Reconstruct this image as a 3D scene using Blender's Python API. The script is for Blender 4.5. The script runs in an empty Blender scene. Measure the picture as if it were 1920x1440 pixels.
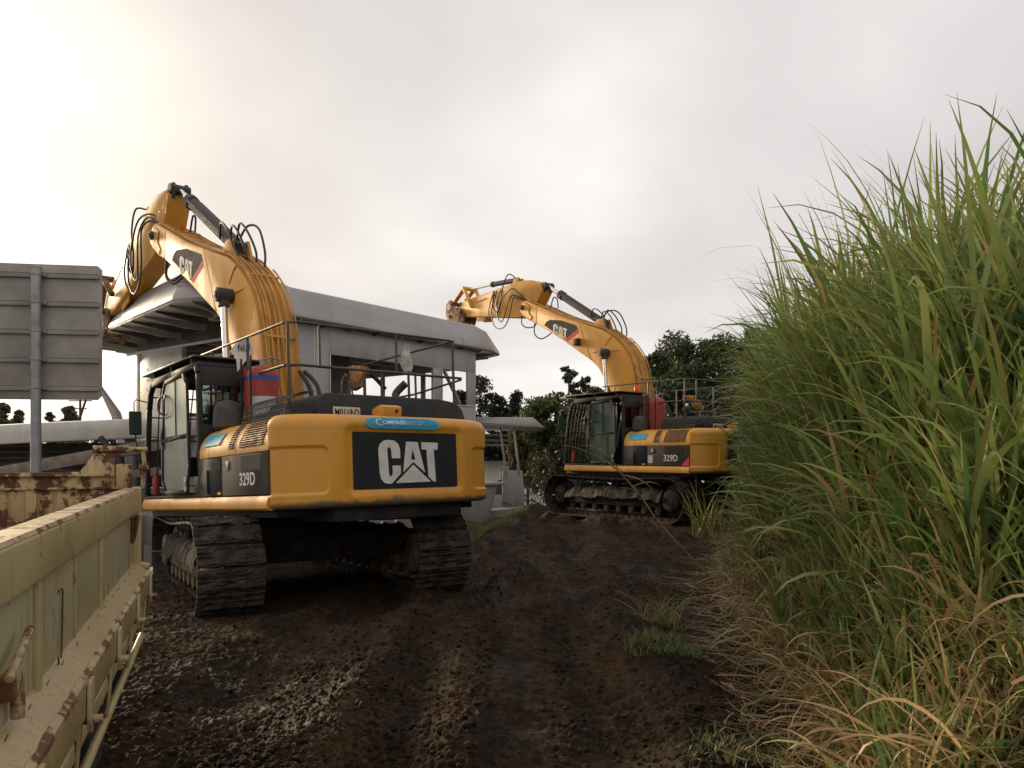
import bpy, bmesh, math, random
import numpy as np
from mathutils import Vector, Matrix

random.seed(7)
rng = np.random.default_rng(7)
sc = bpy.context.scene
COL = sc.collection
R = math.radians

# ------------------------------------------------------------------ camera
CAM_H = 1.72
cam_d = bpy.data.cameras.new('camera')
cam = bpy.data.objects.new('camera', cam_d)
COL.objects.link(cam)
cam.location = (0, 0, CAM_H)
cam.rotation_euler = (R(90), 0, 0)
cam_d.sensor_width = 36
cam_d.lens = 36 * 1450 / 1920
cam_d.shift_y = (855 - 720) / 1920
cam_d.clip_start = 0.05
cam_d.clip_end = 3000
sc.camera = cam

# ------------------------------------------------------------------ sun, sky, exposure
SUN_DIR = Vector((-1.00, 1.0, 0.31)).normalized()      # low sun behind cloud, ahead and to the left
sun_el = math.asin(SUN_DIR.z)
sun_az = math.atan2(SUN_DIR.x, SUN_DIR.y)
sd = bpy.data.lights.new('sun', 'SUN')
sd.energy = 4.0
sd.angle = R(11)
sd.color = (1.0, 0.78, 0.50)
so = bpy.data.objects.new('sun', sd)
COL.objects.link(so)
so.rotation_euler = (-SUN_DIR).to_track_quat('-Z', 'Y').to_euler()

world = bpy.data.worlds.new('World')
sc.world = world
world.use_nodes = True
wt = world.node_tree
wt.nodes.clear()


def wn(t, **kw):
    n = wt.nodes.new(t)
    for k, v in kw.items():
        setattr(n, k, v)
    return n


def wl(a, b):
    wt.links.new(a, b)


wout = wn('ShaderNodeOutputWorld')
sky = wn('ShaderNodeTexSky', sky_type='NISHITA', sun_disc=False)
sky.sun_elevation = sun_el
sky.sun_rotation = sun_az
sky.dust_density = 3.0
bg_sky = wn('ShaderNodeBackground')
bg_sky.inputs['Strength'].default_value = 0.1
wl(sky.outputs[0], bg_sky.inputs[0])
tc = wn('ShaderNodeTexCoord')
sep = wn('ShaderNodeSeparateXYZ')
wl(tc.outputs['Generated'], sep.inputs[0])


def wmath(op, a, b=None, c=None, clamp=False):
    n = wn('ShaderNodeMath', operation=op)
    n.use_clamp = clamp
    for i, v in enumerate((a, b, c)):
        if v is None:
            continue
        if hasattr(v, 'links'):
            wl(v, n.inputs[i])
        else:
            n.inputs[i].default_value = v
    return n.outputs[0]


# cloud sheet: project the direction on a plane overhead so that clouds flatten towards the horizon
zc = wmath('ADD', wmath('MAXIMUM', sep.outputs['Z'], 0.0), 0.22)
comb = wn('ShaderNodeCombineXYZ')
wl(wmath('DIVIDE', sep.outputs['X'], zc), comb.inputs[0])
wl(wmath('DIVIDE', sep.outputs['Y'], zc), comb.inputs[1])
n1 = wn('ShaderNodeTexNoise')
n1.inputs['Scale'].default_value = 0.95
n1.inputs['Detail'].default_value = 4.5
n1.inputs['Roughness'].default_value = 0.45
n1.inputs['Distortion'].default_value = 0.25
wl(comb.outputs[0], n1.inputs['Vector'])
n2 = wn('ShaderNodeTexNoise')
n2.inputs['Scale'].default_value = 0.42
n2.inputs['Detail'].default_value = 3
wl(comb.outputs[0], n2.inputs['Vector'])
cl = wmath('ADD', wmath('MULTIPLY', n1.outputs['Fac'], 0.5), wmath('MULTIPLY', n2.outputs['Fac'], 0.5))
ramp = wn('ShaderNodeValToRGB')
wl(cl, ramp.inputs[0])
ramp.color_ramp.elements[0].position = 0.41
ramp.color_ramp.elements[0].color = (0.60, 0.565, 0.560, 1)
ramp.color_ramp.elements[1].position = 0.58
ramp.color_ramp.elements[1].color = (0.93, 0.89, 0.86, 1)
e = ramp.color_ramp.elements.new(0.5)
e.color = (0.735, 0.70, 0.69, 1)
# glow round the veiled sun
dotn = wn('ShaderNodeVectorMath', operation='DOT_PRODUCT')
nrm = wn('ShaderNodeVectorMath', operation='NORMALIZE')
wl(tc.outputs['Generated'], nrm.inputs[0])
wl(nrm.outputs[0], dotn.inputs[0])
dotn.inputs[1].default_value = SUN_DIR
dpos = wmath('MAXIMUM', dotn.outputs['Value'], 0.0)
g1 = wmath('MULTIPLY', wmath('POWER', dpos, 34.0), 1.1)
g2 = wmath('MULTIPLY', wmath('POWER', dpos, 8.0), 0.26)
g3 = wmath('MULTIPLY', wmath('POWER', dpos, 3.0), 0.04)
gl = wmath('ADD', wmath('ADD', g1, g2), g3)
gl = wmath('MULTIPLY', gl, wmath('ADD', wmath('MULTIPLY', cl, 2.4), -0.2))
glc = wn('ShaderNodeMix', data_type='RGBA', blend_type='MIX')
glc.inputs['Factor'].default_value = 0.0
vm = wn('ShaderNodeVectorMath', operation='SCALE')
vm.inputs[0].default_value = (1.0, 0.80, 0.46)
wl(gl, vm.inputs['Scale'])
va = wn('ShaderNodeVectorMath', operation='ADD')
wl(ramp.outputs[0], va.inputs[0])
wl(vm.outputs[0], va.inputs[1])
# thinner light straight down from the thick deck overhead and below the horizon
bg_cl = wn('ShaderNodeBackground')
wl(va.outputs[0], bg_cl.inputs[0])
bg_cl.inputs['Strength'].default_value = 1.0
mixs = wn('ShaderNodeMixShader')
mixs.inputs[0].default_value = 0.95
wl(bg_sky.outputs[0], mixs.inputs[1])
wl(bg_cl.outputs[0], mixs.inputs[2])
wl(mixs.outputs[0], wout.inputs[0])

sc.render.engine = 'CYCLES'
sc.view_settings.view_transform = 'Standard'
sc.view_settings.look = 'None'
sc.view_settings.exposure = 0.20
sc.view_settings.gamma = 1.0
sc.view_settings.use_curve_mapping = False
sc.cycles.use_denoising = True
sc.cycles.max_bounces = 6
sc.cycles.transparent_max_bounces = 8


# ------------------------------------------------------------------ materials
def pmat(name, col, rough=0.5, metal=0.0, dirt=None, dirt_amt=0.4, scale=4.0, bump=0.0, bscale=60.0,
         streak=False, low=None, low_h=(0, 1), attr=None, transl=0.0, spec=0.5, coat=0.0, detail=6, thr=0.5, soft=0.12, distort=0.0):
    """principled surface; optional second colour laid on in noise patches, optional bump"""
    m = bpy.data.materials.new(name)
    m.use_nodes = True
    t = m.node_tree
    b = t.nodes['Principled BSDF']
    b.inputs['Roughness'].default_value = rough
    b.inputs['Metallic'].default_value = metal
    b.inputs['Specular IOR Level'].default_value = spec
    b.inputs['Coat Weight'].default_value = coat
    tcn = t.nodes.new('ShaderNodeTexCoord')
    src = None
    if attr:
        a = t.nodes.new('ShaderNodeAttribute')
        a.attribute_name = attr
        src = a.outputs['Color']
    vec = tcn.outputs['Object']
    if streak:
        mp = t.nodes.new('ShaderNodeMapping')
        mp.inputs['Scale'].default_value = (1, 1, 0.22)
        t.links.new(vec, mp.inputs[0])
        vec = mp.outputs[0]
    if dirt is not None:
        nz = t.nodes.new('ShaderNodeTexNoise')
        nz.inputs['Scale'].default_value = scale
        nz.inputs['Detail'].default_value = detail
        nz.inputs['Distortion'].default_value = distort
        nz.inputs['Roughness'].default_value = 0.62
        t.links.new(vec, nz.inputs['Vector'])
        rp = t.nodes.new('ShaderNodeValToRGB')
        rp.color_ramp.elements[0].position = max(0, thr - soft)
        rp.color_ramp.elements[1].position = min(1, thr + soft)
        t.links.new(nz.outputs['Fac'], rp.inputs[0])
        fac = rp.outputs[0]
        mu = t.nodes.new('ShaderNodeMath')
        mu.operation = 'MULTIPLY'
        mu.inputs[1].default_value = dirt_amt
        t.links.new(fac, mu.inputs[0])
        mx = t.nodes.new('ShaderNodeMix')
        mx.data_type = 'RGBA'
        t.links.new(mu.outputs[0], mx.inputs['Factor'])
        if src is not None:
            t.links.new(src, mx.inputs['A'])
        else:
            mx.inputs['A'].default_value = (*col, 1)
        mx.inputs['B'].default_value = (*dirt, 1)
        src = mx.outputs['Result']
        mr = t.nodes.new('ShaderNodeMath')
        mr.operation = 'MULTIPLY_ADD'
        mr.inputs[1].default_value = 0.3
        mr.inputs[2].default_value = rough
        mr.use_clamp = True
        t.links.new(mu.outputs[0], mr.inputs[0])
        t.links.new(mr.outputs[0], b.inputs['Roughness'])
    if low is not None:        # scraped, muddy lower edge
        sx = t.nodes.new('ShaderNodeSeparateXYZ')
        t.links.new(tcn.outputs['Object'], sx.inputs[0])
        mrn = t.nodes.new('ShaderNodeMapRange')
        mrn.inputs['From Min'].default_value = low_h[1]
        mrn.inputs['From Max'].default_value = low_h[0]
        t.links.new(sx.outputs['Z'], mrn.inputs['Value'])
        nz2 = t.nodes.new('ShaderNodeTexNoise')
        nz2.inputs['Scale'].default_value = 3.2
        nz2.inputs['Detail'].default_value = 8
        t.links.new(tcn.outputs['Object'], nz2.inputs['Vector'])
        ad = t.nodes.new('ShaderNodeMath')
        ad.operation = 'MULTIPLY_ADD'
        ad.inputs[1].default_value = 0.55
        t.links.new(mrn.outputs['Result'], ad.inputs[0])
        t.links.new(nz2.outputs['Fac'], ad.inputs[2])
        rp2 = t.nodes.new('ShaderNodeValToRGB')
        rp2.color_ramp.elements[0].position = 0.74
        rp2.color_ramp.elements[1].position = 0.86
        t.links.new(ad.outputs[0], rp2.inputs[0])
        mx2 = t.nodes.new('ShaderNodeMix')
        mx2.data_type = 'RGBA'
        t.links.new(rp2.outputs[0], mx2.inputs['Factor'])
        if src is not None:
            t.links.new(src, mx2.inputs['A'])
        else:
            mx2.inputs['A'].default_value = (*col, 1)
        mx2.inputs['B'].default_value = (*low, 1)
        src = mx2.outputs['Result']
    if src is None:
        b.inputs['Base Color'].default_value = (*col, 1)
    else:
        t.links.new(src, b.inputs['Base Color'])
    if bump:
        nb = t.nodes.new('ShaderNodeTexNoise')
        nb.inputs['Scale'].default_value = bscale
        nb.inputs['Detail'].default_value = 5
        t.links.new(tcn.outputs['Object'], nb.inputs['Vector'])
        bp = t.nodes.new('ShaderNodeBump')
        bp.inputs['Strength'].default_value = 1.0
        bp.inputs['Distance'].default_value = bump
        t.links.new(nb.outputs['Fac'], bp.inputs['Height'])
        t.links.new(bp.outputs[0], b.inputs['Normal'])
    if transl:
        tr = t.nodes.new('ShaderNodeBsdfTranslucent')
        if src is not None:
            t.links.new(src, tr.inputs[0])
        else:
            tr.inputs[0].default_value = (*col, 1)
        ms = t.nodes.new('ShaderNodeMixShader')
        ms.inputs[0].default_value = transl
        t.links.new(b.outputs[0], ms.inputs[1])
        t.links.new(tr.outputs[0], ms.inputs[2])
        t.links.new(ms.outputs[0], t.nodes['Material Output'].inputs[0])
    return m


def glass_mat(name, tint, trans):
    """clear pane: mostly see-through, mirrors the sky at a slant"""
    m = bpy.data.materials.new(name)
    m.use_nodes = True
    t = m.node_tree
    t.nodes.remove(t.nodes['Principled BSDF'])
    gl_ = t.nodes.new('ShaderNodeBsdfGlossy')
    gl_.inputs['Roughness'].default_value = 0.03
    tp = t.nodes.new('ShaderNodeBsdfTransparent')
    tp.inputs[0].default_value = (*tint, 1)
    fr = t.nodes.new('ShaderNodeFresnel')
    fr.inputs[0].default_value = 1.6
    ad = t.nodes.new('ShaderNodeMath')
    ad.operation = 'ADD'
    ad.use_clamp = True
    ad.inputs[1].default_value = 1 - trans
    t.links.new(fr.outputs[0], ad.inputs[0])
    ms = t.nodes.new('ShaderNodeMixShader')
    t.links.new(ad.outputs[0], ms.inputs[0])
    t.links.new(tp.outputs[0], ms.inputs[1])
    t.links.new(gl_.outputs[0], ms.inputs[2])
    t.links.new(ms.outputs[0], t.nodes['Material Output'].inputs[0])
    return m


M = {}
M['yellow'] = pmat('machine_yellow', (0.68, 0.315, 0.035), 0.52, dirt=(0.30, 0.17, 0.06), dirt_amt=0.6, scale=2.4, streak=True, bump=0.0006, bscale=9, spec=0.45, thr=0.56, soft=0.2)
M['yellow_cw'] = pmat('counterweight_yellow', (0.66, 0.30, 0.028), 0.38, dirt=(0.33, 0.165, 0.045), dirt_amt=0.6, scale=1.9, streak=True, bump=0.0012, bscale=14, low=(0.20, 0.15, 0.09), low_h=(0.95, 1.18), thr=0.55, soft=0.22)
M['orange_line'] = pmat('line_yellow', (0.56, 0.27, 0.04), 0.5, dirt=(0.20, 0.10, 0.03), dirt_amt=0.6, scale=3)
M['black'] = pmat('machine_black', (0.016, 0.018, 0.022), 0.62, spec=0.25, dirt=(0.07, 0.055, 0.04), dirt_amt=0.5, scale=3)
M['panel_black'] = pmat('logo_panel_black', (0.013, 0.016, 0.021), 0.65, spec=0.25, dirt=(0.035, 0.032, 0.03), dirt_amt=0.5, scale=2)
M['grey_panel'] = pmat('side_panel_grey', (0.050, 0.046, 0.045), 0.75, spec=0.15, dirt=(0.12, 0.09, 0.06), dirt_amt=0.5, scale=3.5, streak=True)
M['rubber'] = pmat('hose_rubber', (0.014, 0.013, 0.013), 0.5)
M['white'] = pmat('logo_white', (0.68, 0.66, 0.62), 0.6, spec=0.3, dirt=(0.4, 0.36, 0.3), dirt_amt=0.4, scale=5)
M['pink'] = pmat('decal_red', (0.62, 0.06, 0.09), 0.7, spec=0.2)
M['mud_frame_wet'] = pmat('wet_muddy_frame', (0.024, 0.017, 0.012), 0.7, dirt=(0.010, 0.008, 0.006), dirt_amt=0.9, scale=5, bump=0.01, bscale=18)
M['decal_dark'] = pmat('decal_dark', (0.050, 0.047, 0.050), 0.75, spec=0.15, dirt=(0.15, 0.12, 0.09), dirt_amt=0.35, scale=4)
M['logo_yellow'] = pmat('logo_yellow', (0.75, 0.40, 0.03), 0.5)
M['blue'] = pmat('decal_blue', (0.02, 0.20, 0.36), 0.6, spec=0.2, dirt=(0.1, 0.4, 0.5), dirt_amt=0.4, scale=8)
M['blue_light'] = pmat('decal_blue_rim', (0.06, 0.34, 0.48), 0.6, spec=0.2)
M['chrome'] = pmat('cylinder_rod_chrome', (0.75, 0.74, 0.72), 0.12, metal=1.0)
M['cyl_dark'] = pmat('cylinder_barrel', (0.040, 0.040, 0.044), 0.6, spec=0.3, dirt=(0.12, 0.10, 0.08), dirt_amt=0.5, scale=8)
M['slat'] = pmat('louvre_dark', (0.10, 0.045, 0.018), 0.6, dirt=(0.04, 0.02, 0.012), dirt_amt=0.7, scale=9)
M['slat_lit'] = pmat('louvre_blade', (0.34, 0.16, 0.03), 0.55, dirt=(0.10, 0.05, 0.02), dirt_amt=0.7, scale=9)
M['red'] = pmat('tank_red', (0.34, 0.030, 0.020), 0.5, dirt=(0.22, 0.06, 0.035), dirt_amt=0.6, scale=5)
M['blue_band'] = pmat('tank_band_blue', (0.03, 0.07, 0.35), 0.5)
M['paper'] = pmat('label_paper', (0.50, 0.50, 0.48), 0.6, dirt=(0.35, 0.33, 0.3), dirt_amt=0.4, scale=6)
M['plate'] = pmat('number_plate_cream', (0.52, 0.50, 0.33), 0.45, dirt=(0.3, 0.28, 0.2), dirt_amt=0.4, scale=12)
M['ink'] = pmat('print_black', (0.012, 0.012, 0.012), 0.5)
M['beacon'] = pmat('beacon_orange', (0.85, 0.13, 0.01), 0.25, transl=0.4)
M['mirror_orange'] = pmat('bracket_orange', (0.45, 0.17, 0.02), 0.45, dirt=(0.05, 0.03, 0.02), dirt_amt=0.9, scale=14)
M['rail'] = pmat('handrail_dark', (0.045, 0.038, 0.034), 0.45, metal=0.2, dirt=(0.15, 0.10, 0.06), dirt_amt=0.4, scale=5)
M['mud_track'] = pmat('muddy_steel', (0.045, 0.032, 0.022), 0.75, dirt=(0.016, 0.012, 0.010), dirt_amt=0.9, scale=7, bump=0.012, bscale=22)
M['mud_frame'] = pmat('muddy_frame', (0.20, 0.13, 0.07), 0.7, dirt=(0.035, 0.024, 0.016), dirt_amt=0.9, scale=5, bump=0.01, bscale=18)
M['mud_clump'] = pmat('mud_clump', (0.050, 0.034, 0.022), 0.85, dirt=(0.020, 0.014, 0.011), dirt_amt=0.9, scale=9, bump=0.02, bscale=16)
M['rust_steel'] = pmat('rusty_coupler_steel', (0.20, 0.085, 0.035), 0.65, dirt=(0.06, 0.035, 0.025), dirt_amt=0.9, scale=6, bump=0.004, bscale=30)
M['glass'] = glass_mat('cab_glass', (0.30, 0.40, 0.36), 0.80)
M['glass_dirty'] = pmat('cab_glass_dirty', (0.018, 0.045, 0.040), 0.25, dirt=(0.05, 0.085, 0.07), dirt_amt=0.6, scale=5, streak=True, spec=0.35)
M['glass_blind'] = pmat('cab_glass_hazed', (0.30, 0.36, 0.29), 0.18, dirt=(0.15, 0.21, 0.17), dirt_amt=0.6, scale=3, streak=True, spec=0.4)
M['seat'] = pmat('seat_cloth', (0.02, 0.02, 0.022), 0.8)
M['clear_bag'] = pmat('plastic_bag', (0.62, 0.60, 0.57), 0.25, dirt=(0.25, 0.24, 0.22), dirt_amt=0.6, scale=14, transl=0.4)
M['alu'] = pmat('boat_primer_grey', (0.27, 0.27, 0.275), 0.38, metal=0.15, dirt=(0.40, 0.385, 0.365), dirt_amt=0.75, scale=2.4, detail=9, streak=True)
M['alu_roof'] = pmat('boat_roof_grey', (0.36, 0.35, 0.345), 0.30, metal=0.35, dirt=(0.28, 0.26, 0.25), dirt_amt=0.6, scale=0.5, detail=7)
M['alu_bright'] = pmat('boat_panel_bright', (0.66, 0.63, 0.58), 0.28, metal=0.3, dirt=(0.42, 0.39, 0.35), dirt_amt=0.6, scale=2)  # pale boat sheet, its colour raised further to stand in for sun glare
M['spot'] = pmat('filler_spot', (0.62, 0.61, 0.58), 0.6)
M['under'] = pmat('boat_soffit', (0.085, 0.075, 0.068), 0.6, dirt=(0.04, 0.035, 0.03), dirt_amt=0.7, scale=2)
M['galv'] = pmat('galvanised_steel', (0.30, 0.31, 0.31), 0.42, metal=0.5, dirt=(0.2, 0.2, 0.2), dirt_amt=0.6, scale=9)
M['sign_back'] = pmat('sign_back_grey', (0.30, 0.275, 0.245), 0.5, metal=0.1, dirt=(0.16, 0.14, 0.125), dirt_amt=0.6, scale=2)
M['timber'] = pmat('weathered_timber', (0.23, 0.19, 0.15), 0.7, dirt=(0.12, 0.10, 0.08), dirt_amt=0.7, scale=6)
M['concrete'] = pmat('quay_concrete', (0.24, 0.22, 0.20), 0.8, dirt=(0.12, 0.10, 0.08), dirt_amt=0.7, scale=3, bump=0.004)
M['cream'] = pmat('truck_cream_paint', (0.50, 0.44, 0.275), 0.42, dirt=(0.33, 0.21, 0.085), dirt_amt=0.9, scale=4.5, streak=True, detail=9, thr=0.58, soft=0.14, bump=0.0008, bscale=30)
M['cream_rusty'] = pmat('truck_cream_edge', (0.46, 0.37, 0.20), 0.5, dirt=(0.22, 0.085, 0.03), dirt_amt=0.9, scale=7, detail=9, thr=0.55, soft=0.08)
M['rusty_bed'] = pmat('truck_bed_rust', (0.43, 0.29, 0.13), 0.6, dirt=(0.11, 0.045, 0.018), dirt_amt=1.0, distort=1.6, scale=9, detail=10, thr=0.475, soft=0.05, bump=0.004, bscale=14)
M['rust_dark'] = pmat('rust_dark', (0.07, 0.030, 0.015), 0.7, dirt=(0.16, 0.07, 0.03), dirt_amt=0.5, scale=10)
M['tyre'] = pmat('tyre_rubber', (0.016, 0.015, 0.014), 0.8, dirt=(0.04, 0.03, 0.02), dirt_amt=0.6, scale=8)
M['bark'] = pmat('bark', (0.07, 0.05, 0.035), 0.85, dirt=(0.03, 0.022, 0.016), dirt_amt=0.8, scale=8)
M['leaf'] = pmat('tree_leaves', (0.05, 0.07, 0.03), 0.55, attr='tint', transl=0.25)
M['blade'] = pmat('cane_leaves', (0.07, 0.11, 0.03), 0.42, attr='tint', transl=0.42, spec=0.45)


def streaky_paint(name, base, rust, grime, rust_thr, rough=0.42):
    """old paint: rust blooms, fine run-down streaks, scuffs"""
    m = bpy.data.materials.new(name)
    m.use_nodes = True
    t = m.node_tree
    b = t.nodes['Principled BSDF']
    tcn = t.nodes.new('ShaderNodeTexCoord')

    def noise(scale, mapping=(1, 1, 1), det=8, rough_=0.62):
        mp = t.nodes.new('ShaderNodeMapping')
        mp.inputs['Scale'].default_value = mapping
        n = t.nodes.new('ShaderNodeTexNoise')
        n.inputs['Scale'].default_value = scale
        n.inputs['Detail'].default_value = det
        n.inputs['Roughness'].default_value = rough_
        t.links.new(tcn.outputs['Object'], mp.inputs[0])
        t.links.new(mp.outputs[0], n.inputs['Vector'])
        return n.outputs['Fac']

    def stepn(f, a, c, amt):
        r = t.nodes.new('ShaderNodeMapRange')
        r.inputs['From Min'].default_value = a
        r.inputs['From Max'].default_value = c
        r.inputs['To Max'].default_value = amt
        t.links.new(f, r.inputs['Value'])
        return r.outputs['Result']

    def mixc(f, A, B):
        x = t.nodes.new('ShaderNodeMix')
        x.data_type = 'RGBA'
        t.links.new(f, x.inputs['Factor'])
        if hasattr(A, 'links'):
            t.links.new(A, x.inputs['A'])
        else:
            x.inputs['A'].default_value = (*A, 1)
        x.inputs['B'].default_value = (*B, 1)
        return x.outputs['Result']
    c = mixc(stepn(noise(1.6), 0.42, 0.62, 0.65), base, grime)
    c = mixc(stepn(noise(3.0, (9, 9, 0.55), 5), 0.54, 0.68, 0.55), c, (rust[0] * 1.6, rust[1] * 1.9, rust[2] * 1.8))
    c = mixc(stepn(noise(5.0, (14, 14, 0.9), 4), 0.64, 0.68, 0.75), c, (0.045, 0.025, 0.015))
    fr = stepn(noise(6.5, (1, 1, 0.8), 10, 0.7), rust_thr, rust_thr + 0.05, 1.0)
    c = mixc(fr, c, rust)
    t.links.new(c, b.inputs['Base Color'])
    rr = t.nodes.new('ShaderNodeMapRange')
    rr.inputs['To Min'].default_value = rough
    rr.inputs['To Max'].default_value = 0.85
    t.links.new(fr, rr.inputs['Value'])
    t.links.new(rr.outputs['Result'], b.inputs['Roughness'])
    bp = t.nodes.new('ShaderNodeBump')
    bp.inputs['Distance'].default_value = 0.0012
    t.links.new(noise(24), bp.inputs['Height'])
    t.links.new(bp.outputs[0], b.inputs['Normal'])
    return m


M['rusty_bed'] = streaky_paint('truck_bed_rust', (0.45, 0.33, 0.16), (0.085, 0.034, 0.015), (0.27, 0.13, 0.05), 0.475, 0.6)
M['cream'] = streaky_paint('truck_cream_paint', (0.45, 0.37, 0.185), (0.14, 0.055, 0.02), (0.31, 0.225, 0.10), 0.60)
M['cream_side'] = streaky_paint('truck_side_sheet', (0.40, 0.36, 0.215), (0.16, 0.06, 0.022), (0.31, 0.245, 0.125), 0.60)
M['cream_rusty'] = streaky_paint('truck_worn_edge', (0.40, 0.31, 0.16), (0.12, 0.050, 0.020), (0.28, 0.18, 0.09), 0.50, 0.5)


# ------------------------------------------------------------------ object helpers
def tag(o, label=None, cat=None, group=None, kind=None):
    if label: o['label'] = label
    if cat: o['category'] = cat
    if group: o['group'] = group
    if kind: o['kind'] = kind
    return o


def empty(name, loc=(0, 0, 0), rot=(0, 0, 0)):
    o = bpy.data.objects.new(name, None)
    o.empty_display_size = 0.3
    COL.objects.link(o)
    o.location = loc
    o.rotation_euler = rot
    return o


def link_mesh(name, me, parent=None, matrix=None):
    o = bpy.data.objects.new(name, me)
    COL.objects.link(o)
    if parent is not None:
        o.parent = parent
    if matrix is not None:
        o.matrix_local = matrix
    return o


class MB:
    def __init__(self):
        self.v = []
        self.f = []

    def add(self, vs, fs):
        n = len(self.v)
        self.v += [tuple(p) for p in vs]
        self.f += [tuple(i + n for i in f) for f in fs]
        return self

    def box(self, x0, x1, y0, y1, z0, z1):
        return self.add([(x0, y0, z0), (x1, y0, z0), (x1, y1, z0), (x0, y1, z0), (x0, y0, z1), (x1, y0, z1), (x1, y1, z1), (x0, y1, z1)],
                        [(0, 3, 2, 1), (4, 5, 6, 7), (0, 1, 5, 4), (1, 2, 6, 5), (2, 3, 7, 6), (3, 0, 4, 7)])

    def bar(self, p0, p1, w, h, up=(0, 0, 1)):
        p0, p1 = Vector(p0), Vector(p1)
        d = (p1 - p0).normalized()
        s = d.cross(Vector(up))
        if s.length < 1e-4:
            s = d.cross(Vector((0, 1, 0)))
        s.normalize()
        u = s.cross(d).normalized()
        s *= w / 2
        u *= h / 2
        vs = [p + a * s + b * u for p in (p0, p1) for a, b in ((-1, -1), (1, -1), (1, 1), (-1, 1))]
        return self.add(vs, [(0, 1, 2, 3), (7, 6, 5, 4), (0, 4, 5, 1), (1, 5, 6, 2), (2, 6, 7, 3), (3, 7, 4, 0)])

    def tube(self, pts, r, n=8, smooth=0):
        pts = [Vector(p) for p in pts]
        if smooth:
            pts = catmull(pts, smooth)
        rs = list(np.interp(np.linspace(0, 1, len(pts)), np.linspace(0, 1, len(r)), r)) if isinstance(r, (list, tuple)) else [r] * len(pts)
        prev = None
        rings = []
        for i, p in enumerate(pts):
            d = (pts[min(i + 1, len(pts) - 1)] - pts[max(i - 1, 0)]).normalized()
            if prev is None:
                a = d.cross(Vector((0, 0, 1)))
                if a.length < 0.05:
                    a = d.cross(Vector((0, 1, 0)))
            else:
                a = prev - d * prev.dot(d)
            a.normalize()
            prev = a
            b = d.cross(a)
            rings.append([p + (a * math.cos(2 * math.pi * k / n) + b * math.sin(2 * math.pi * k / n)) * rs[i] for k in range(n)])
        vs = [q for ring in rings for q in ring]
        fs = []
        for i in range(len(rings) - 1):
            for k in range(n):
                k2 = (k + 1) % n
                fs.append((i * n + k, i * n + k2, (i + 1) * n + k2, (i + 1) * n + k))
        fs.append(tuple(reversed(range(n))))
        fs.append(tuple((len(rings) - 1) * n + k for k in range(n)))
        return self.add(vs, fs)

    def cyl(self, p0, p1, r, n=16):
        return self.tube([p0, p1], r, n)

    def lathe(self, base, prof, n=20, axis=(0, 0, 1)):
        """prof = [(radius, distance along the axis)]"""
        ax = Vector(axis).normalized()
        a = ax.cross(Vector((1, 0, 0)))
        if a.length < 0.1:
            a = ax.cross(Vector((0, 1, 0)))
        a.normalize()
        b = ax.cross(a)
        base = Vector(base)
        vs = [base + ax * h + (a * math.cos(2 * math.pi * k / n) + b * math.sin(2 * math.pi * k / n)) * max(r_, 1e-4) for r_, h in prof for k in range(n)]
        fs = []
        for i in range(len(prof) - 1):
            for k in range(n):
                k2 = (k + 1) % n
                fs.append((i * n + k, i * n + k2, (i + 1) * n + k2, (i + 1) * n + k))
        fs.append(tuple(reversed(range(n))))
        fs.append(tuple((len(prof) - 1) * n + k for k in range(n)))
        return self.add(vs, fs)

    def prism(self, poly, f0, f1):
        """poly = list of 2D points; f0, f1 map a 2D point to the near and the far 3D face"""
        n = len(poly)
        vs = [f0(*p) for p in poly] + [f1(*p) for p in poly]
        fs = [tuple(range(n)), tuple(reversed(range(n, 2 * n)))]
        fs += [(i, i + n, (i + 1) % n + n, (i + 1) % n) for i in range(n)]
        return self.add(vs, fs)

    def prism_xz(self, poly, y0, y1):
        return self.prism(poly, lambda x, z: (x, y0, z), lambda x, z: (x, y1, z))

    def prism_yz(self, poly, x0, x1):
        return self.prism(poly, lambda y, z: (x0, y, z), lambda y, z: (x1, y, z))

    def prism_xy(self, poly, z0, z1):
        return self.prism(poly, lambda x, y: (x, y, z0), lambda x, y: (x, y, z1))

    def mesh(self, name, mat, bevel=0, seg=2, smooth=True, fix=True):
        me = bpy.data.meshes.new(name)
        me.from_pydata(self.v, [], self.f)
        if mat is not None:
            me.materials.append(mat)
        if fix or bevel:
            bm = bmesh.new()
            bm.from_mesh(me)
            if fix:
                bmesh.ops.recalc_face_normals(bm, faces=bm.faces)
            if bevel:
                es = [e_ for e_ in bm.edges if len(e_.link_faces) == 2 and e_.calc_face_angle(0) > R(28)]
                bmesh.ops.bevel(bm, geom=es, offset=bevel, segments=seg, profile=0.5, affect='EDGES', clamp_overlap=True)
            bm.to_mesh(me)
            bm.free()
        if smooth:
            me.shade_smooth()
            me.set_sharp_from_angle(angle=R(38))
        me.update()
        return me

    def build(self, name, mat, parent=None, **kw):
        return link_mesh(name, self.mesh(name, mat, **kw), parent)


def catmull(pts, sub):
    out = []
    n = len(pts)
    for i in range(n - 1):
        p0, p1, p2, p3 = pts[max(i - 1, 0)], pts[i], pts[i + 1], pts[min(i + 2, n - 1)]
        for k in range(sub):
            t = k / sub
            out.append(0.5 * ((2 * p1) + (p2 - p0) * t + (2 * p0 - 5 * p1 + 4 * p2 - p3) * t * t + (3 * p1 - p0 - 3 * p2 + p3) * t ** 3))
    out.append(pts[-1])
    return out


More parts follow.
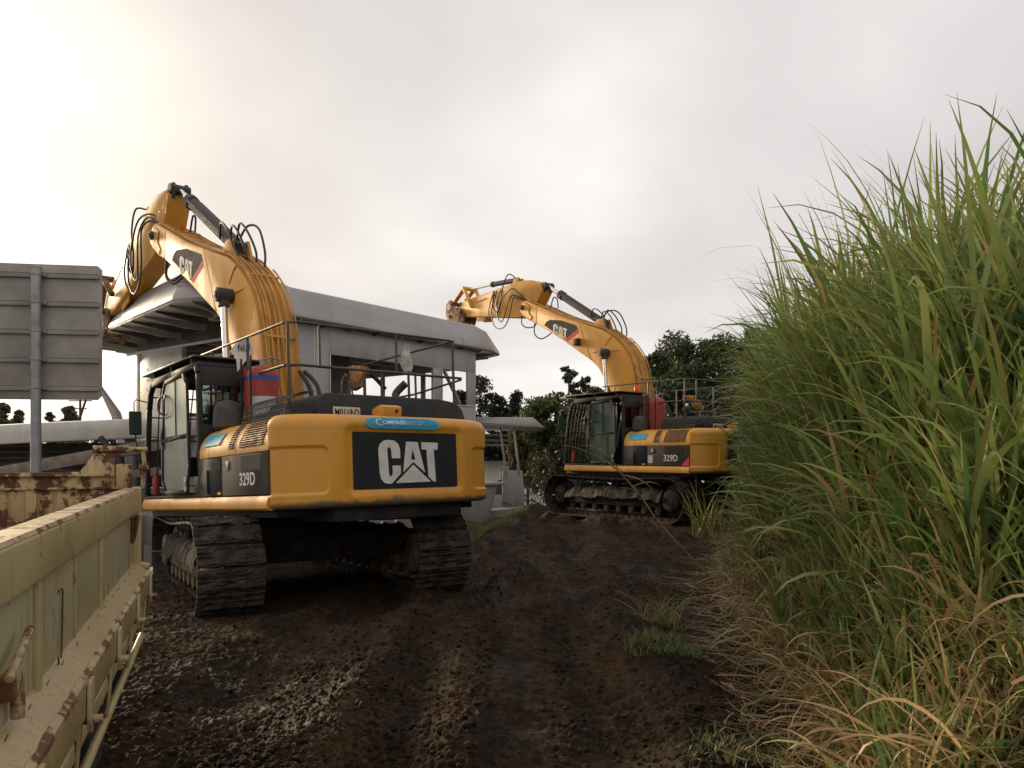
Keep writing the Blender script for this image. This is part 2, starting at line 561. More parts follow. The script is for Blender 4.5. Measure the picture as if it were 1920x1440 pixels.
def text_mesh(s, bold=0.0):
    """flat lettering as a mesh in the xy plane, scaled so that the capitals are 1 high and the word starts at x=0; returns verts, faces, width"""
    c = bpy.data.curves.new('lettering', 'FONT')
    c.body = s
    c.size = 1
    c.offset = bold
    c.resolution_u = 3
    o = bpy.data.objects.new('lettering', c)
    COL.objects.link(o)
    me = o.to_mesh()
    vs = [v.co.copy() for v in me.vertices]
    fs = [tuple(p.vertices) for p in me.polygons]
    o.to_mesh_clear()
    bpy.data.objects.remove(o)
    bpy.data.curves.remove(c)
    x0 = min(v.x for v in vs); x1 = max(v.x for v in vs)
    y0 = min(v.y for v in vs); y1 = max(v.y for v in vs)
    k = 1 / (y1 - y0)
    return [((v.x - x0) * k, (v.y - y0) * k) for v in vs], fs, (x1 - x0) * k


def letters(name, s, mat, parent, fn, w, h, bold=0.0):
    """lettering mapped on a surface: fn(u, v) with u in 0..w and v in 0..h"""
    vs, fs, tw = text_mesh(s, bold)
    mb = MB()
    mb.add([fn(a / tw * w, b * h) for a, b in vs], fs)
    return mb.build(name, mat, parent, smooth=False, fix=False)


# ------------------------------------------------------------------ numpy noise
def vnoise(x, y, seed=0):
    xi = np.floor(x).astype(np.int64)
    yi = np.floor(y).astype(np.int64)
    xf = x - xi
    yf = y - yi
    u = xf * xf * xf * (xf * (xf * 6 - 15) + 10)
    v = yf * yf * yf * (yf * (yf * 6 - 15) + 10)

    def h(a, b):
        n = (a * 374761393 + b * 668265263 + seed * 144269504) & 0x7fffffff
        n = ((n ^ (n >> 13)) * 1274126177) & 0x7fffffff
        return ((n ^ (n >> 16)) & 0xffff) / 65535.0
    return (h(xi, yi) * (1 - u) + h(xi + 1, yi) * u) * (1 - v) + (h(xi, yi + 1) * (1 - u) + h(xi + 1, yi + 1) * u) * v


def fbm(x, y, oct=4, seed=0, gain=0.5):
    s = 0
    a = 1
    t = 0
    for k in range(oct):
        s = s + a * vnoise(x * 2 ** k + 17.3 * k, y * 2 ** k - 9.1 * k, seed + k)
        t += a
        a *= gain
    return s / t


def sstep(a, b, x):
    t = np.clip((x - a) / (b - a), 0, 1)
    return t * t * (3 - 2 * t)
# ================================================================== ground
def mesh_np(name, v, quads, mat, parent=None, tint=None, smooth=True):
    me = bpy.data.meshes.new(name)
    v = np.ascontiguousarray(v, dtype=np.float32)
    q = np.ascontiguousarray(quads, dtype=np.int32)
    k = q.shape[1]
    me.vertices.add(len(v))
    me.vertices.foreach_set('co', v.ravel())
    me.loops.add(q.size)
    me.loops.foreach_set('vertex_index', q.ravel())
    me.polygons.add(len(q))
    me.polygons.foreach_set('loop_start', np.arange(0, q.size, k, dtype=np.int32))
    me.polygons.foreach_set('loop_total', np.full(len(q), k, dtype=np.int32))
    if smooth:
        me.polygons.foreach_set('use_smooth', np.ones(len(q), dtype=bool))
    if tint is not None:
        a = me.attributes.new('tint', 'FLOAT_COLOR', 'POINT')
        t4 = np.ones((len(v), 4), dtype=np.float32)
        t4[:, :3] = tint
        a.data.foreach_set('color', t4.ravel())
    me.materials.append(mat)
    me.update()
    me.validate()
    return link_mesh(name, me, parent)


def grid_quads(nr, nc):
    i = np.arange(nr - 1)[:, None] * nc + np.arange(nc - 1)[None, :]
    return np.stack([i, i + 1, i + nc + 1, i + nc], -1).reshape(-1, 4)


def lane(Y):           # centre of the worn track that runs towards the far machine
    return -0.50 + 0.010 * np.maximum(Y - 4, 0) ** 1.75


def bank_x(Y):         # landward edge of the quay slab
    return -1.68 + (Y - 20.3) * 0.6498


def base_h(X, Y):
    """broad lie of the land"""
    X = np.asarray(X, float); Y = np.asarray(Y, float)
    h = 0.0 * X
    h = h + 0.14 * sstep(14, 20, Y) * sstep(-1.5, 2.5, X)                 # rises to the far machine
    h = h - 0.10 * sstep(7.5, 9, Y) * sstep(0.8, -1.2, X)                # hollow under the near machine
    h = h - 0.22 * sstep(10, 13, Y) * sstep(-1.5, -4, X)
    d = X - (-4.6 + (Y - 14) * 0.6498)                                   # bank towards the water
    h = h - 1.6 * sstep(0.1, -2.8, X - bank_x(Y))
    h = h + 0.15 * sstep(1.6, 3.0, X) * sstep(14, 5, Y)
    return h


def mud_h(X, Y):
    h = base_h(X, Y)
    near = sstep(26, 7, Y)
    c = lane(Y)
    d = X - c
    # ridges of pushed-up mud along the wheel lines, hollows between
    wob = 0.45 * (fbm(Y * 0.6, X * 0.8 + 3, 3, 11) - 0.5)
    def ridge(x0, w, a):
        return a * np.exp(-((d - x0 + wob) / w) ** 2)
    lump = 0.35 + 1.3 * fbm(X * 1.4, Y * 1.0, 3, 5)
    h = h + lump * (ridge(-0.75, 0.28, 0.15) + ridge(0.10, 0.20, 0.10) + ridge(1.55, 0.35, 0.09) + ridge(-2.0, 0.4, 0.05))
    h = h - ridge(0.50, 0.38, 0.022) * (0.4 + 1.2 * vnoise(X * 0.9 + 4, Y * 0.7, 23)) - ridge(-0.30, 0.25, 0.03) - ridge(1.05, 0.28, 0.10) - ridge(-1.35, 0.3, 0.05)
    ch = fbm(X * 2.3, Y * 2.3, 4, 21) - 0.5
    h = h + 0.10 * ch
    # clods: sharpened noise
    n = fbm(X * 16, Y * 21, 4, 31)
    flat = np.exp(-((d - 0.50 + wob) / 0.24) ** 2) * 0.55 * sstep(0.42, 0.62, fbm(X * 1.3 + 9, Y * 0.9, 2, 43)) + np.exp(-((d - 1.05 + wob) / 0.24) ** 2) * 0.5
    clod = sstep(0.40, 0.68, n) * (0.15 + 1.1 * fbm(X * 1.7, Y * 1.7, 2, 41)) * 0.021
    n2 = fbm(X * 28, Y * 36, 3, 51)
    h = h + (clod + 0.028 * (sstep(0.25, 0.8, n2) - 0.5)) * (1 - flat) * (0.35 + 0.65 * near)
    h = h + 0.012 * (fbm(X * 46, Y * 46, 2, 71) - 0.5) * near * (1 - 0.6 * flat)
    # grouser prints pressed in by crawler tracks
    pr = np.exp(-((d - 1.05 + wob) / 0.30) ** 4) + 0.55 * np.exp(-((d - 0.50 + wob) / 0.22) ** 4)
    s = np.abs(((Y + 0.25 * X + 0.10 * fbm(X * 3, Y * 3, 2, 61)) / 0.19) % 1 - 0.5) * 2
    h = h + pr * 0.030 * (sstep(0.25, 0.7, s) - 0.6) * sstep(0.30, 0.55, fbm(X * 1.1, Y * 1.1, 2, 81))
    # drag lines and wheel ruts farther up the lane
    dd = d + 0.25 * (fbm(X * 0.5, Y * 0.5, 2, 97) - 0.5)
    h = h + (0.060 * (fbm(dd * 4.5, Y * 0.33, 3, 91) - 0.5) * 2 + 0.030 * (fbm(dd * 13, Y * 0.8, 3, 93) - 0.5)) * sstep(6, 10, Y) * np.exp(-(d / 3.2) ** 4)
    h = h + 0.05 * (fbm(X * 5, Y * 3.2, 3, 95) - 0.5) * sstep(9, 13, Y)
    # smoother damp verge below the cane
    ver = sstep(1.15, 1.9, d) * sstep(18, 11, Y)
    h = h * (1 - ver * 0.0) - ver * 0.02
    return h


Yr = np.concatenate([np.geomspace(1.15, 3.6, 50)[:-1], np.geomspace(3.6, 26, 680)[:-1], np.geomspace(26, 42, 30)])
Uc = np.concatenate([np.linspace(-1.05, -0.78, 30)[:-1], np.linspace(-0.78, 0.72, 620)[:-1], np.linspace(0.72, 1.05, 30)])
NR, NC = len(Yr), len(Uc)
YY = np.repeat(Yr[:, None], NC, 1)
XX = Uc[None, :] * (YY + 0.6)
ZZ = mud_h(XX, YY)
edge = np.zeros_like(ZZ)
rimY = sstep(38, 42, YY) + sstep(1.5, 1.15, YY) + sstep(1.0, 1.05, np.abs(Uc))[None, :]
ZZ = ZZ - 0.55 * np.clip(rimY, 0, 1)


def mud_material():
    m = bpy.data.materials.new('wet_mud')
    m.use_nodes = True
    t = m.node_tree
    b = t.nodes['Principled BSDF']
    tcn = t.nodes.new('ShaderNodeTexCoord')

    def noise(sc_, det=6, rough=0.6):
        n = t.nodes.new('ShaderNodeTexNoise')
        n.inputs['Scale'].default_value = sc_
        n.inputs['Detail'].default_value = det
        n.inputs['Roughness'].default_value = rough
        t.links.new(tcn.outputs['Object'], n.inputs['Vector'])
        return n.outputs['Fac']

    def ramp_(f, p0, c0, p1, c1):
        r = t.nodes.new('ShaderNodeValToRGB')
        r.color_ramp.elements[0].position = p0
        r.color_ramp.elements[1].position = p1
        r.color_ramp.elements[0].color = (*c0, 1)
        r.color_ramp.elements[1].color = (*c1, 1)
        t.links.new(f, r.inputs[0])
        return r.outputs[0]
    mpn = t.nodes.new('ShaderNodeMapping')
    mpn.inputs['Scale'].default_value = (1.5, 0.32, 1)
    mpn.inputs['Rotation'].default_value = (0, 0, 0.10)
    nn_ = t.nodes.new('ShaderNodeTexNoise')
    nn_.inputs['Scale'].default_value = 1.5
    nn_.inputs['Detail'].default_value = 9
    nn_.inputs['Roughness'].default_value = 0.68
    t.links.new(tcn.outputs['Object'], mpn.inputs[0])
    t.links.new(mpn.outputs[0], nn_.inputs['Vector'])
    a = ramp_(nn_.outputs['Fac'], 0.42, (0.024, 0.0155, 0.0085), 0.63, (0.070, 0.0415, 0.0205))
    c = ramp_(noise(11, 8, 0.7), 0.38, (0.35, 0.33, 0.32), 0.68, (1.3, 1.2, 1.05))
    mx = t.nodes.new('ShaderNodeMix')
    mx.data_type = 'RGBA'
    mx.blend_type = 'MULTIPLY'
    mx.inputs['Factor'].default_value = 1.0
    t.links.new(a, mx.inputs['A'])
    t.links.new(c, mx.inputs['B'])
    t.links.new(mx.outputs['Result'], b.inputs['Base Color'])
    w = ramp_(noise(0.9, 3), 0.40, (0.62, 0.62, 0.62), 0.55, (0.9, 0.9, 0.9))
    t.links.new(w, b.inputs['Roughness'])
    b.inputs['Specular IOR Level'].default_value = 0.16
    bp = t.nodes.new('ShaderNodeBump')
    bp.inputs['Distance'].default_value = 0.014
    bp.inputs['Strength'].default_value = 0.9
    t.links.new(noise(85, 8, 0.8), bp.inputs['Height'])
    t.links.new(bp.outputs[0], b.inputs['Normal'])
    return m


M['mud'] = mud_material()
g = mesh_np('mud_ground', np.stack([XX, YY, ZZ], -1).reshape(-1, 3), grid_quads(NR, NC), M['mud'])
tag(g, 'dark churned mud with ruts and crawler prints', kind='structure')

# the land beyond and behind, one sheet out to the horizon; a trough for the river
gx = np.concatenate([-np.geomspace(1500, 30, 26), np.linspace(-28, 40, 69), np.geomspace(44, 1500, 26)])
gy = np.concatenate([-np.geomspace(1500, 10, 20), np.linspace(-8, 60, 69), np.geomspace(64, 2000, 30)])
GX, GY = np.meshgrid(gx, gy)
river = sstep(1.0, -4.0, GX - bank_x(GY)) * sstep(150, 135, GY) * sstep(-400, -300, GX) * sstep(5, 12, GY + 0.3 * GX + 6)
river2 = sstep(20, 30, GY) * sstep(150, 135, GY) * sstep(9 + 0.15 * (GY - 20), 2 + 0.15 * (GY - 20), GX) * sstep(-400, -300, GX)
riv = np.clip(np.maximum(river, river2), 0, 1)
GZ = -0.45 - 2.2 * riv + 0.6 * (fbm(GX * 0.02, GY * 0.02, 3, 3) - 0.5) * sstep(30, 80, np.hypot(GX, GY))
GZ = GZ + 2.0 * sstep(150, 175, GY)
gnd = mesh_np('ground', np.stack([GX, GY, GZ], -1).reshape(-1, 3), grid_quads(len(gy), len(gx)),
              pmat('far_earth', (0.045, 0.04, 0.025), 0.9, dirt=(0.03, 0.04, 0.015), dirt_amt=0.8, scale=0.3))
tag(gnd, 'flat dark land reaching to the horizon', kind='structure')

# river
wm = bpy.data.materials.new('river_water')
wm.use_nodes = True
t_ = wm.node_tree
b_ = t_.nodes['Principled BSDF']
b_.inputs['Base Color'].default_value = (0.16, 0.15, 0.12, 1)
b_.inputs['Roughness'].default_value = 0.12
b_.inputs['Specular IOR Level'].default_value = 0.8
tcn_ = t_.nodes.new('ShaderNodeTexCoord')
mp_ = t_.nodes.new('ShaderNodeMapping')
mp_.inputs['Scale'].default_value = (0.5, 2.2, 1)
nz_ = t_.nodes.new('ShaderNodeTexNoise')
nz_.inputs['Scale'].default_value = 1.6
nz_.inputs['Detail'].default_value = 5
bp_ = t_.nodes.new('ShaderNodeBump')
bp_.inputs['Distance'].default_value = 0.05
t_.links.new(tcn_.outputs['Object'], mp_.inputs[0])
t_.links.new(mp_.outputs[0], nz_.inputs['Vector'])
t_.links.new(nz_.outputs['Fac'], bp_.inputs['Height'])
t_.links.new(bp_.outputs[0], b_.inputs['Normal'])
wy = np.linspace(8, 156, 30)
wx = np.linspace(-380, 60, 40)
WX, WY = np.meshgrid(wx, wy)
WZ = -0.85 + 0.0135 * (WY - 24)
wat = mesh_np('river_water', np.stack([WX, WY, WZ], -1).reshape(-1, 3), grid_quads(len(wy), len(wx)), wm)
tag(wat, 'pale grey river catching the sky beyond the boats', kind='structure')

# loose clods lying on the mud
ico = MB()
ph = (1 + 5 ** .5) / 2
iv = np.array([(-1, ph, 0), (1, ph, 0), (-1, -ph, 0), (1, -ph, 0), (0, -1, ph), (0, 1, ph), (0, -1, -ph), (0, 1, -ph), (ph, 0, -1), (ph, 0, 1), (-ph, 0, -1), (-ph, 0, 1)]) / 1.9
itri = np.array([(0, 11, 5), (0, 5, 1), (0, 1, 7), (0, 7, 10), (0, 10, 11), (1, 5, 9), (5, 11, 4), (11, 10, 2), (10, 7, 6), (7, 1, 8), (3, 9, 4), (3, 4, 2), (3, 2, 6), (3, 6, 8), (3, 8, 9), (4, 9, 5), (2, 4, 11), (6, 2, 10), (8, 6, 7), (9, 8, 1)])


def clods(n, name, label):
    Y = 4.0 + 13 * rng.random(n) ** 1.7
    X = (rng.random(n) * 1.15 - 0.62) * (Y * 0.75)
    d = X - lane(Y)
    keep = (fbm(X * 1.5, Y * 1.2, 2, 5) + 0.9 * np.exp(-((d + 0.75) / 0.5) ** 2) + 0.7 * np.exp(-((d - .1) / 0.3) ** 2) > rng.random(n) * 1.25 + 0.1) & (np.abs(d - 0.5) > 0.2) & (X < 0.35 * Y)
    X, Y = X[keep], Y[keep]
    n = len(X)
    s = 0.005 + 0.016 * rng.random(n) ** 3
    v = iv[None] * s[:, None, None] * (0.65 + 0.7 * rng.random((n, 12, 1)))
    v = v * (0.7 + 0.8 * rng.random((n, 1, 3)))
    v[:, :, 0] += X[:, None]
    v[:, :, 1] += Y[:, None]
    v[:, :, 2] += (mud_h(X, Y) + s * 0.35)[:, None]
    f = (itri[None] + (np.arange(n) * 12)[:, None, None]).reshape(-1, 3)
    o = mesh_np(name, v.reshape(-1, 3), f, M['mud'], smooth=False)
    tag(o, label, 'mud', kind='stuff')


clods(26000, 'mud_clods', 'loose clods of dark earth strewn over the churned ground')
# ================================================================== excavators
# local frame: x forward, y to the machine's left, z up, origin on the slewing axis
CAT_POLYS = {
    'C': [[(775, 712), (775, 612), (758, 545), (715, 505), (660, 495), (605, 503), (562, 540), (541, 600), (550, 880), (562, 950), (595, 998), (640, 1012), (678, 1008),
           (777, 893), (777, 798), (690, 798), (690, 885), (683, 915), (668, 925), (653, 915), (647, 880), (636, 615), (642, 590), (656, 581), (670, 590), (679, 620), (685, 712)]],
    'A': [[(845, 515), (910, 515), (915, 600), (895, 730), (920, 730), (920, 757), (805, 875)],
          [(910, 515), (975, 518), (1050, 885), (920, 757), (920, 730), (945, 730), (915, 600)]],
    'T': [[(1015, 518), (1210, 522), (1205, 608), (1160, 608), (1175, 998), (1145, 998), (1090, 935), (1075, 608), (1020, 605)]],
    'triangle': [[(920, 790), (1115, 998), (720, 1005)]]}


def cat_logo(parent, fn, th, tri_mat, mats=None):
    """fn(u, v, d): u 0..1.3 to the right, v 0..1 up, d out of the surface"""
    for k in 'CAT':
        mb = MB()
        for poly in CAT_POLYS[k]:
            q = [((x - 540) / 515, (1008 - y) / 515) for x, y in poly]
            mb.prism(q, lambda u, v: fn(u, v, 0), lambda u, v: fn(u, v, th))
        mb.build('letter_' + k.lower(), M['white'], parent, smooth=False)
    mb = MB()
    q = [((x - 540) / 515, (1008 - y) / 515) for x, y in CAT_POLYS['triangle'][0]]
    mb.prism(q, lambda u, v: fn(u, v, 0), lambda u, v: fn(u, v, th))
    mb.build('triangle_mark', tri_mat, parent, smooth=False)


def cw_plan(t, d=0.0):
    """plan curve of the counterweight, t 0 (left seam) .. pi (right seam), inset d"""
    c, s = math.cos(t), math.sin(t)
    y = (1.50 - d) * math.copysign(abs(c) ** (2 / 5.0), c)
    x = -2.55 - (0.50 - d) * abs(s) ** (2 / 2.0)
    return x, y


def cw_x(y):
    k = min(1, abs(y / 1.50)) ** 5
    return -2.55 - 0.50 * math.sqrt(max(0, 1 - k))


def rrect(y, z, y0, y1, z0, z1, r, soft):
    """1 inside a rounded rectangle, soft edge"""
    cy, cz = (y0 + y1) / 2, (z0 + z1) / 2
    hy, hz = (y1 - y0) / 2 - r, (z1 - z0) / 2 - r
    qx, qz = max(abs(y - cy) - hy, 0), max(abs(z - cz) - hz, 0)
    d = math.hypot(qx, qz) - r
    t = min(1, max(0, 0.5 - d / soft))
    return t * t * (3 - 2 * t)


def cw_relief(y, z):
    h = 0.028 * rrect(y, z, -0.84, 0.80, 1.14, 1.90, 0.10, 0.10)
    h += 0.012 * rrect(y, z, -0.775, 0.725, 1.175, 1.845, 0.035, 0.025)
    h += 0.020 * rrect(y, z, 1.02, 1.9, 1.155, 1.67, 0.07, 0.035)
    h += 0.020 * rrect(y, z, -1.9, -1.02, 1.155, 1.67, 0.07, 0.035)
    return h


def counterweight(root):
    NT = 260
    # even spacing along the curve
    ts = np.linspace(0, math.pi, 4000)
    P = np.array([cw_plan(t) for t in ts])
    s = np.concatenate([[0], np.cumsum(np.hypot(*np.diff(P, axis=0).T))])
    tt = np.interp(np.linspace(0, s[-1], NT), s, ts)
    prof = [(0.30, 0.985), (0.12, 0.985), (0.06, 0.992), (0.02, 1.015), (0.0, 1.05)]
    prof += [(0.0, z) for z in np.linspace(1.07, 1.90, 84)]
    prof += [(0.003, 1.93), (0.012, 1.96), (0.028, 1.988), (0.052, 2.012), (0.085, 2.030), (0.13, 2.042), (0.20, 2.048), (0.32, 2.05)]
    v = []
    for d, z in prof:
        for t in tt:
            x, y = cw_plan(t, d)
            x2, y2 = cw_plan(t, d + cw_relief(cw_plan(t)[1], z))
            v.append((x2, y2, z))
    nr = len(prof)
    f = []
    for i in range(nr - 1):
        for k in range(NT - 1):
            a = i * NT + k
            f.append((a, a + 1, a + NT + 1, a + NT))
    mb = MB()
    mb.add(v, f)
    # top and bottom lids, front wall
    mb.add([v[(nr - 1) * NT + k] for k in range(NT)], [tuple(range(NT))])
    mb.add([v[k] for k in range(NT)], [tuple(reversed(range(NT)))])
    me = mb.mesh('counterweight', M['yellow_cw'], fix=False)
    cw = link_mesh('counterweight', me, root)
    # black logo panel, bent to the curve
    mb = MB()
    n = 30
    ys = np.linspace(0.715, -0.765, n)
    vv = [(cw_x(y) + 0.030, y, z) for z in (1.185, 1.84) for y in ys]
    mb.add(vv, [(k, k + 1, n + k + 1, n + k) for k in range(n - 1)])
    panel = mb.build('logo_panel', M['panel_black'], cw, fix=False)
    me = panel.data
    def fl(u, v, d):
        y = 0.385 - u * 0.655
        return (cw_x(y) + 0.028 - d, y, 1.243 + v * 0.512)
    cat_logo(cw, fl, 0.006, M['white'])
    # number plate on the hood's rear edge
    def pl(u, v):
        return (-2.62, 0.70 - u, 2.057 + v)
    mb = MB()
    mb.box(-2.615, -2.605, 0.36, 0.72, 2.052, 2.165)
    p = mb.build('number_plate', M['plate'], root, bevel=0.003)
    letters('lettering', 'M0119·D', M['ink'], p, pl, 0.32, 0.085, 0.012)
    # dealer's oval sticker across the upper edge
    def surf(y, v, off):
        # v measured up the rounded edge
        pts = [(0.0, 1.87), (0.0, 1.93), (0.012, 1.96), (0.028, 1.988), (0.052, 2.012), (0.085, 2.030), (0.13, 2.042)]
        L = 0
        for (d0, z0), (d1, z1) in zip(pts, pts[1:]):
            l = math.hypot(d1 - d0, z1 - z0)
            if v <= L + l or (d1, z1) == pts[-1]:
                k = (v - L) / l
                d, z = d0 + (d1 - d0) * k, z0 + (z1 - z0) * k
                nx, nz = (z1 - z0) / l, (d1 - d0) / l
                return (cw_x(y) + d - off * nx, y, z + off * nz)
            L += l
    def oval(y0, y1, v0, v1, off, name, mat, par):
        mb = MB()
        nn, mm = 40, 8
        r = (v1 - v0) / 2
        vs = []
        for j in range(mm + 1):
            q = -1 + 2 * j / mm
            w = r * math.sqrt(max(0, 1 - q * q)) * 1.6 - 0.02 * q
            for i in range(nn + 1):
                yy = (y0 + r * 1.3 - w) + ((y1 - r * 1.3 + w) - (y0 + r * 1.3 - w)) * i / nn if False else 0
                a = y0 - r * 1.3 + w
                b = y1 + r * 1.3 - w
                vs.append(surf(a + (b - a) * i / nn, (v0 + v1) / 2 + q * r, off))
        mb.add(vs, [(j * (nn + 1) + i, j * (nn + 1) + i + 1, (j + 1) * (nn + 1) + i + 1, (j + 1) * (nn + 1) + i) for j in range(mm) for i in range(nn)])
        return mb.build(name, mat, par, fix=False)
    st = oval(0.53, -0.47, 0.012, 0.165, 0.003, 'dealer_sticker', M['blue_light'], cw)
    oval(0.49, -0.43, 0.028, 0.150, 0.0045, 'sticker_field', M['blue'], cw)
    letters('lettering', 'C', M['white'], cw, lambda u, v: surf(0.42 - u, 0.045 + v, 0.006), 0.095, 0.085, 0.0)
    letters('lettering', 'OMPASS', M['white'], cw, lambda u, v: surf(0.325 - u, 0.062 + v, 0.006), 0.31, 0.050, 0.02)
    letters('lettering', 'Equipment Hire', M['white'], cw, lambda u, v: surf(0.0 - u, 0.088 + v, 0.006), 0.27, 0.022, 0.0)
    letters('lettering', 'Earthmoving', M['white'], cw, lambda u, v: surf(0.0 - u, 0.062 + v, 0.006), 0.22, 0.018, 0.0)
    # rear camera housing
    mb = MB()
    mb.prism_xz([(-2.86, 2.05), (-2.60, 2.05), (-2.62, 2.15), (-2.80, 2.19), (-2.88, 2.16)], -0.06, 0.20)
    mb.build('camera_housing', M['yellow'], root, bevel=0.008)
    mb = MB(); mb.cyl((-2.875, 0.02, 2.11), (-2.885, 0.02, 2.11), 0.02)
    mb.build('camera_lens', M['ink'], root)


def hood_profile():
    return [(1.495, 1.655), (1.50, 1.70), (1.485, 1.78), (1.45, 1.86), (1.40, 1.94), (1.335, 2.005), (1.26, 2.04), (1.15, 2.052)]


def hood_pt(s):
    """point and outward normal on the left hood shoulder, s = height 1.70..2.05"""
    P = hood_profile()
    for (y0, z0), (y1, z1) in zip(P, P[1:]):
        if s <= z1:
            k = (s - z0) / (z1 - z0)
            n = Vector((0, z1 - z0, y0 - y1)).normalized()
            return y0 + (y1 - y0) * k, n
    return P[-1][0], Vector((0, 0, 1))


def copies(me, name, mats, parent):
    for m in mats:
        link_mesh(name, me, parent, m)


SHOE = None


def track(root, side, rot, fmat='mud_frame'):
    """one crawler: frame part with shoes, wheels as sub-parts"""
    global SHOE
    yc = side * 1.295
    hw = 0.36
    ox = Matrix.Rotation(rot, 4, 'Z')
    r = 0.46
    zc, x0, x1 = 0.34, -1.98, 1.98
    # path of the belt
    path = []
    L = x1 - x0
    per = 2 * L + 2 * math.pi * r
    n = 50
    for k in range(n):
        s = per * k / n
        if s < L:
            p = (x0 + s, zc - r, 0.0)
        elif s < L + math.pi * r:
            a = (s - L) / r
            p = (x1 + r * math.sin(a), zc - r * math.cos(a), -a)
        elif s < 2 * L + math.pi * r:
            q = s - L - math.pi * r
            sag = 0.05 * math.sin(math.pi * q / L) ** 2
            p = (x1 - q, zc + r - sag, -math.pi)
        else:
            a = (s - 2 * L - math.pi * r) / r
            p = (x0 - r * math.sin(a), zc + r * math.cos(a), -math.pi - a)
        path.append(p)
    if SHOE is None:
        SHOE = []
        for q_ in range(5):
            na, nb = 17, 25
            mb = MB()
            vs = []
            for i_ in range(na):
                x = -0.118 + 0.236 * i_ / (na - 1)
                for j_ in range(nb):
                    y = -hw + 2 * hw * j_ / (nb - 1)
                    g_ = max(0.0, 1 - abs(x + 0.085) / 0.020, 0.8 * (1 - abs(x) / 0.018), 1 - abs(x - 0.085) / 0.020)
                    pk = float(fbm(np.array(x * 14 + q_ * 5.0), np.array(y * 9.0), 3, 7))
                    g_ = min(1, g_) * 0.040
                    z = -0.085 - max(g_, 0.034 * min(1, max(0, (pk - 0.36) * 4))) - 0.012 * float(vnoise(np.array(x * 60.0 + q_), np.array(y * 60.0), 3)) - x * 0.05
                    vs.append((x, y, z))
            mb.add(vs, [(i_ * nb + j_, i_ * nb + j_ + 1, (i_ + 1) * nb + j_ + 1, (i_ + 1) * nb + j_) for i_ in range(na - 1) for j_ in range(nb - 1)])
            mb.box(-0.116, 0.116, -hw + 0.001, hw - 0.001, -0.086, -0.058)
            mb.box(-0.09, 0.09, -0.15, -0.09, -0.065, 0.03)
            mb.box(-0.09, 0.09, 0.09, 0.15, -0.065, 0.03)
            SHOE.append(mb.mesh('track_shoe', M['mud_track'], smooth=False))
    fr = MB()
    fr.prism_xz([(-1.75, 0.14), (1.75, 0.14), (1.80, 0.30), (1.60, 0.56), (-1.55, 0.56), (-1.85, 0.34)], -0.16, 0.16)
    fr.box(-1.2, 1.2, -0.20, 0.20, 0.30, 0.44)
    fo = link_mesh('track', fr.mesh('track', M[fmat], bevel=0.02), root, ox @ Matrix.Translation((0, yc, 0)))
    for (x, z, a) in path:
        j = random.uniform(-0.012, 0.012)
        m = Matrix.Translation((x, j * 0.6, z)) @ Matrix.Rotation(a + j, 4, 'Y')
        link_mesh('track_shoe', random.choice(SHOE), fo, m)
    # sprocket (rear) and idler (front)
    for nm, xx, teeth in (('sprocket', x0, 21), ('idler', x1, 0)):
        mb = MB()
        mb.lathe((xx, -0.07, zc), [(0.34, 0), (0.37, 0.02), (0.37, 0.12), (0.34, 0.14)], 36, (0, 1, 0))
        mb.lathe((xx, -0.24, zc), [(0.20, 0), (0.25, 0.03), (0.25, 0.45), (0.20, 0.48)], 28, (0, 1, 0))
        if teeth:
            for k in range(teeth):
                a = 2 * math.pi * k / teeth
                c = Vector((xx + 0.38 * math.cos(a), 0, zc + 0.38 * math.sin(a)))
                o2 = Vector((xx + 0.33 * math.cos(a), 0, zc + 0.33 * math.sin(a)))
                mb.bar(o2, c, 0.05, 0.06, (0, 1, 0))
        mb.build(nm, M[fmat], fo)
    mb = MB()
    mb.lathe((0, -0.17, 0), [(0.07, 0), (0.10, 0.01), (0.10, 0.07), (0.075, 0.09), (0.075, 0.25), (0.10, 0.27), (0.10, 0.33), (0.07, 0.34)], 18, (0, 1, 0))
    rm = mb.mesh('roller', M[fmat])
    for k in range(8):
        link_mesh('roller', rm, fo, Matrix.Translation((-1.55 + k * 0.443, 0, 0.075)))
    for xx in (-0.7, 0.7):
        link_mesh('carrier_roller', rm, fo, Matrix.Translation((xx, 0, 0.62)) @ Matrix.Scale(0.8, 4))
    # mud packed on the track frame
    me = bpy.data.meshes.new('packed_mud')
    bm = bmesh.new()
    bmesh.ops.create_grid(bm, x_segments=90, y_segments=16, size=1)
    for v in bm.verts:
        x, y = v.co.x * 1.72, v.co.y * 0.31
        n = float(fbm(np.array(x * 3.0 + side * 7), np.array(y * 5.0), 4, 3))
        n2 = float(fbm(np.array(x * 11.0), np.array(y * 11.0 + side), 3, 9))
        v.co = (x, y, 0.46 + 0.30 * n * (1 - 0.5 * abs(v.co.y) ** 2) * (1 - abs(v.co.x) ** 6 * 0.6) + 0.13 * (n2 - .4) - 0.22 * abs(v.co.y) ** 5)
    bm.to_mesh(me)
    bm.free()
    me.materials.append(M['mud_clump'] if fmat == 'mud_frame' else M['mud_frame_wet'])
    me.shade_smooth()
    link_mesh('packed_mud', me, fo)
    return fo


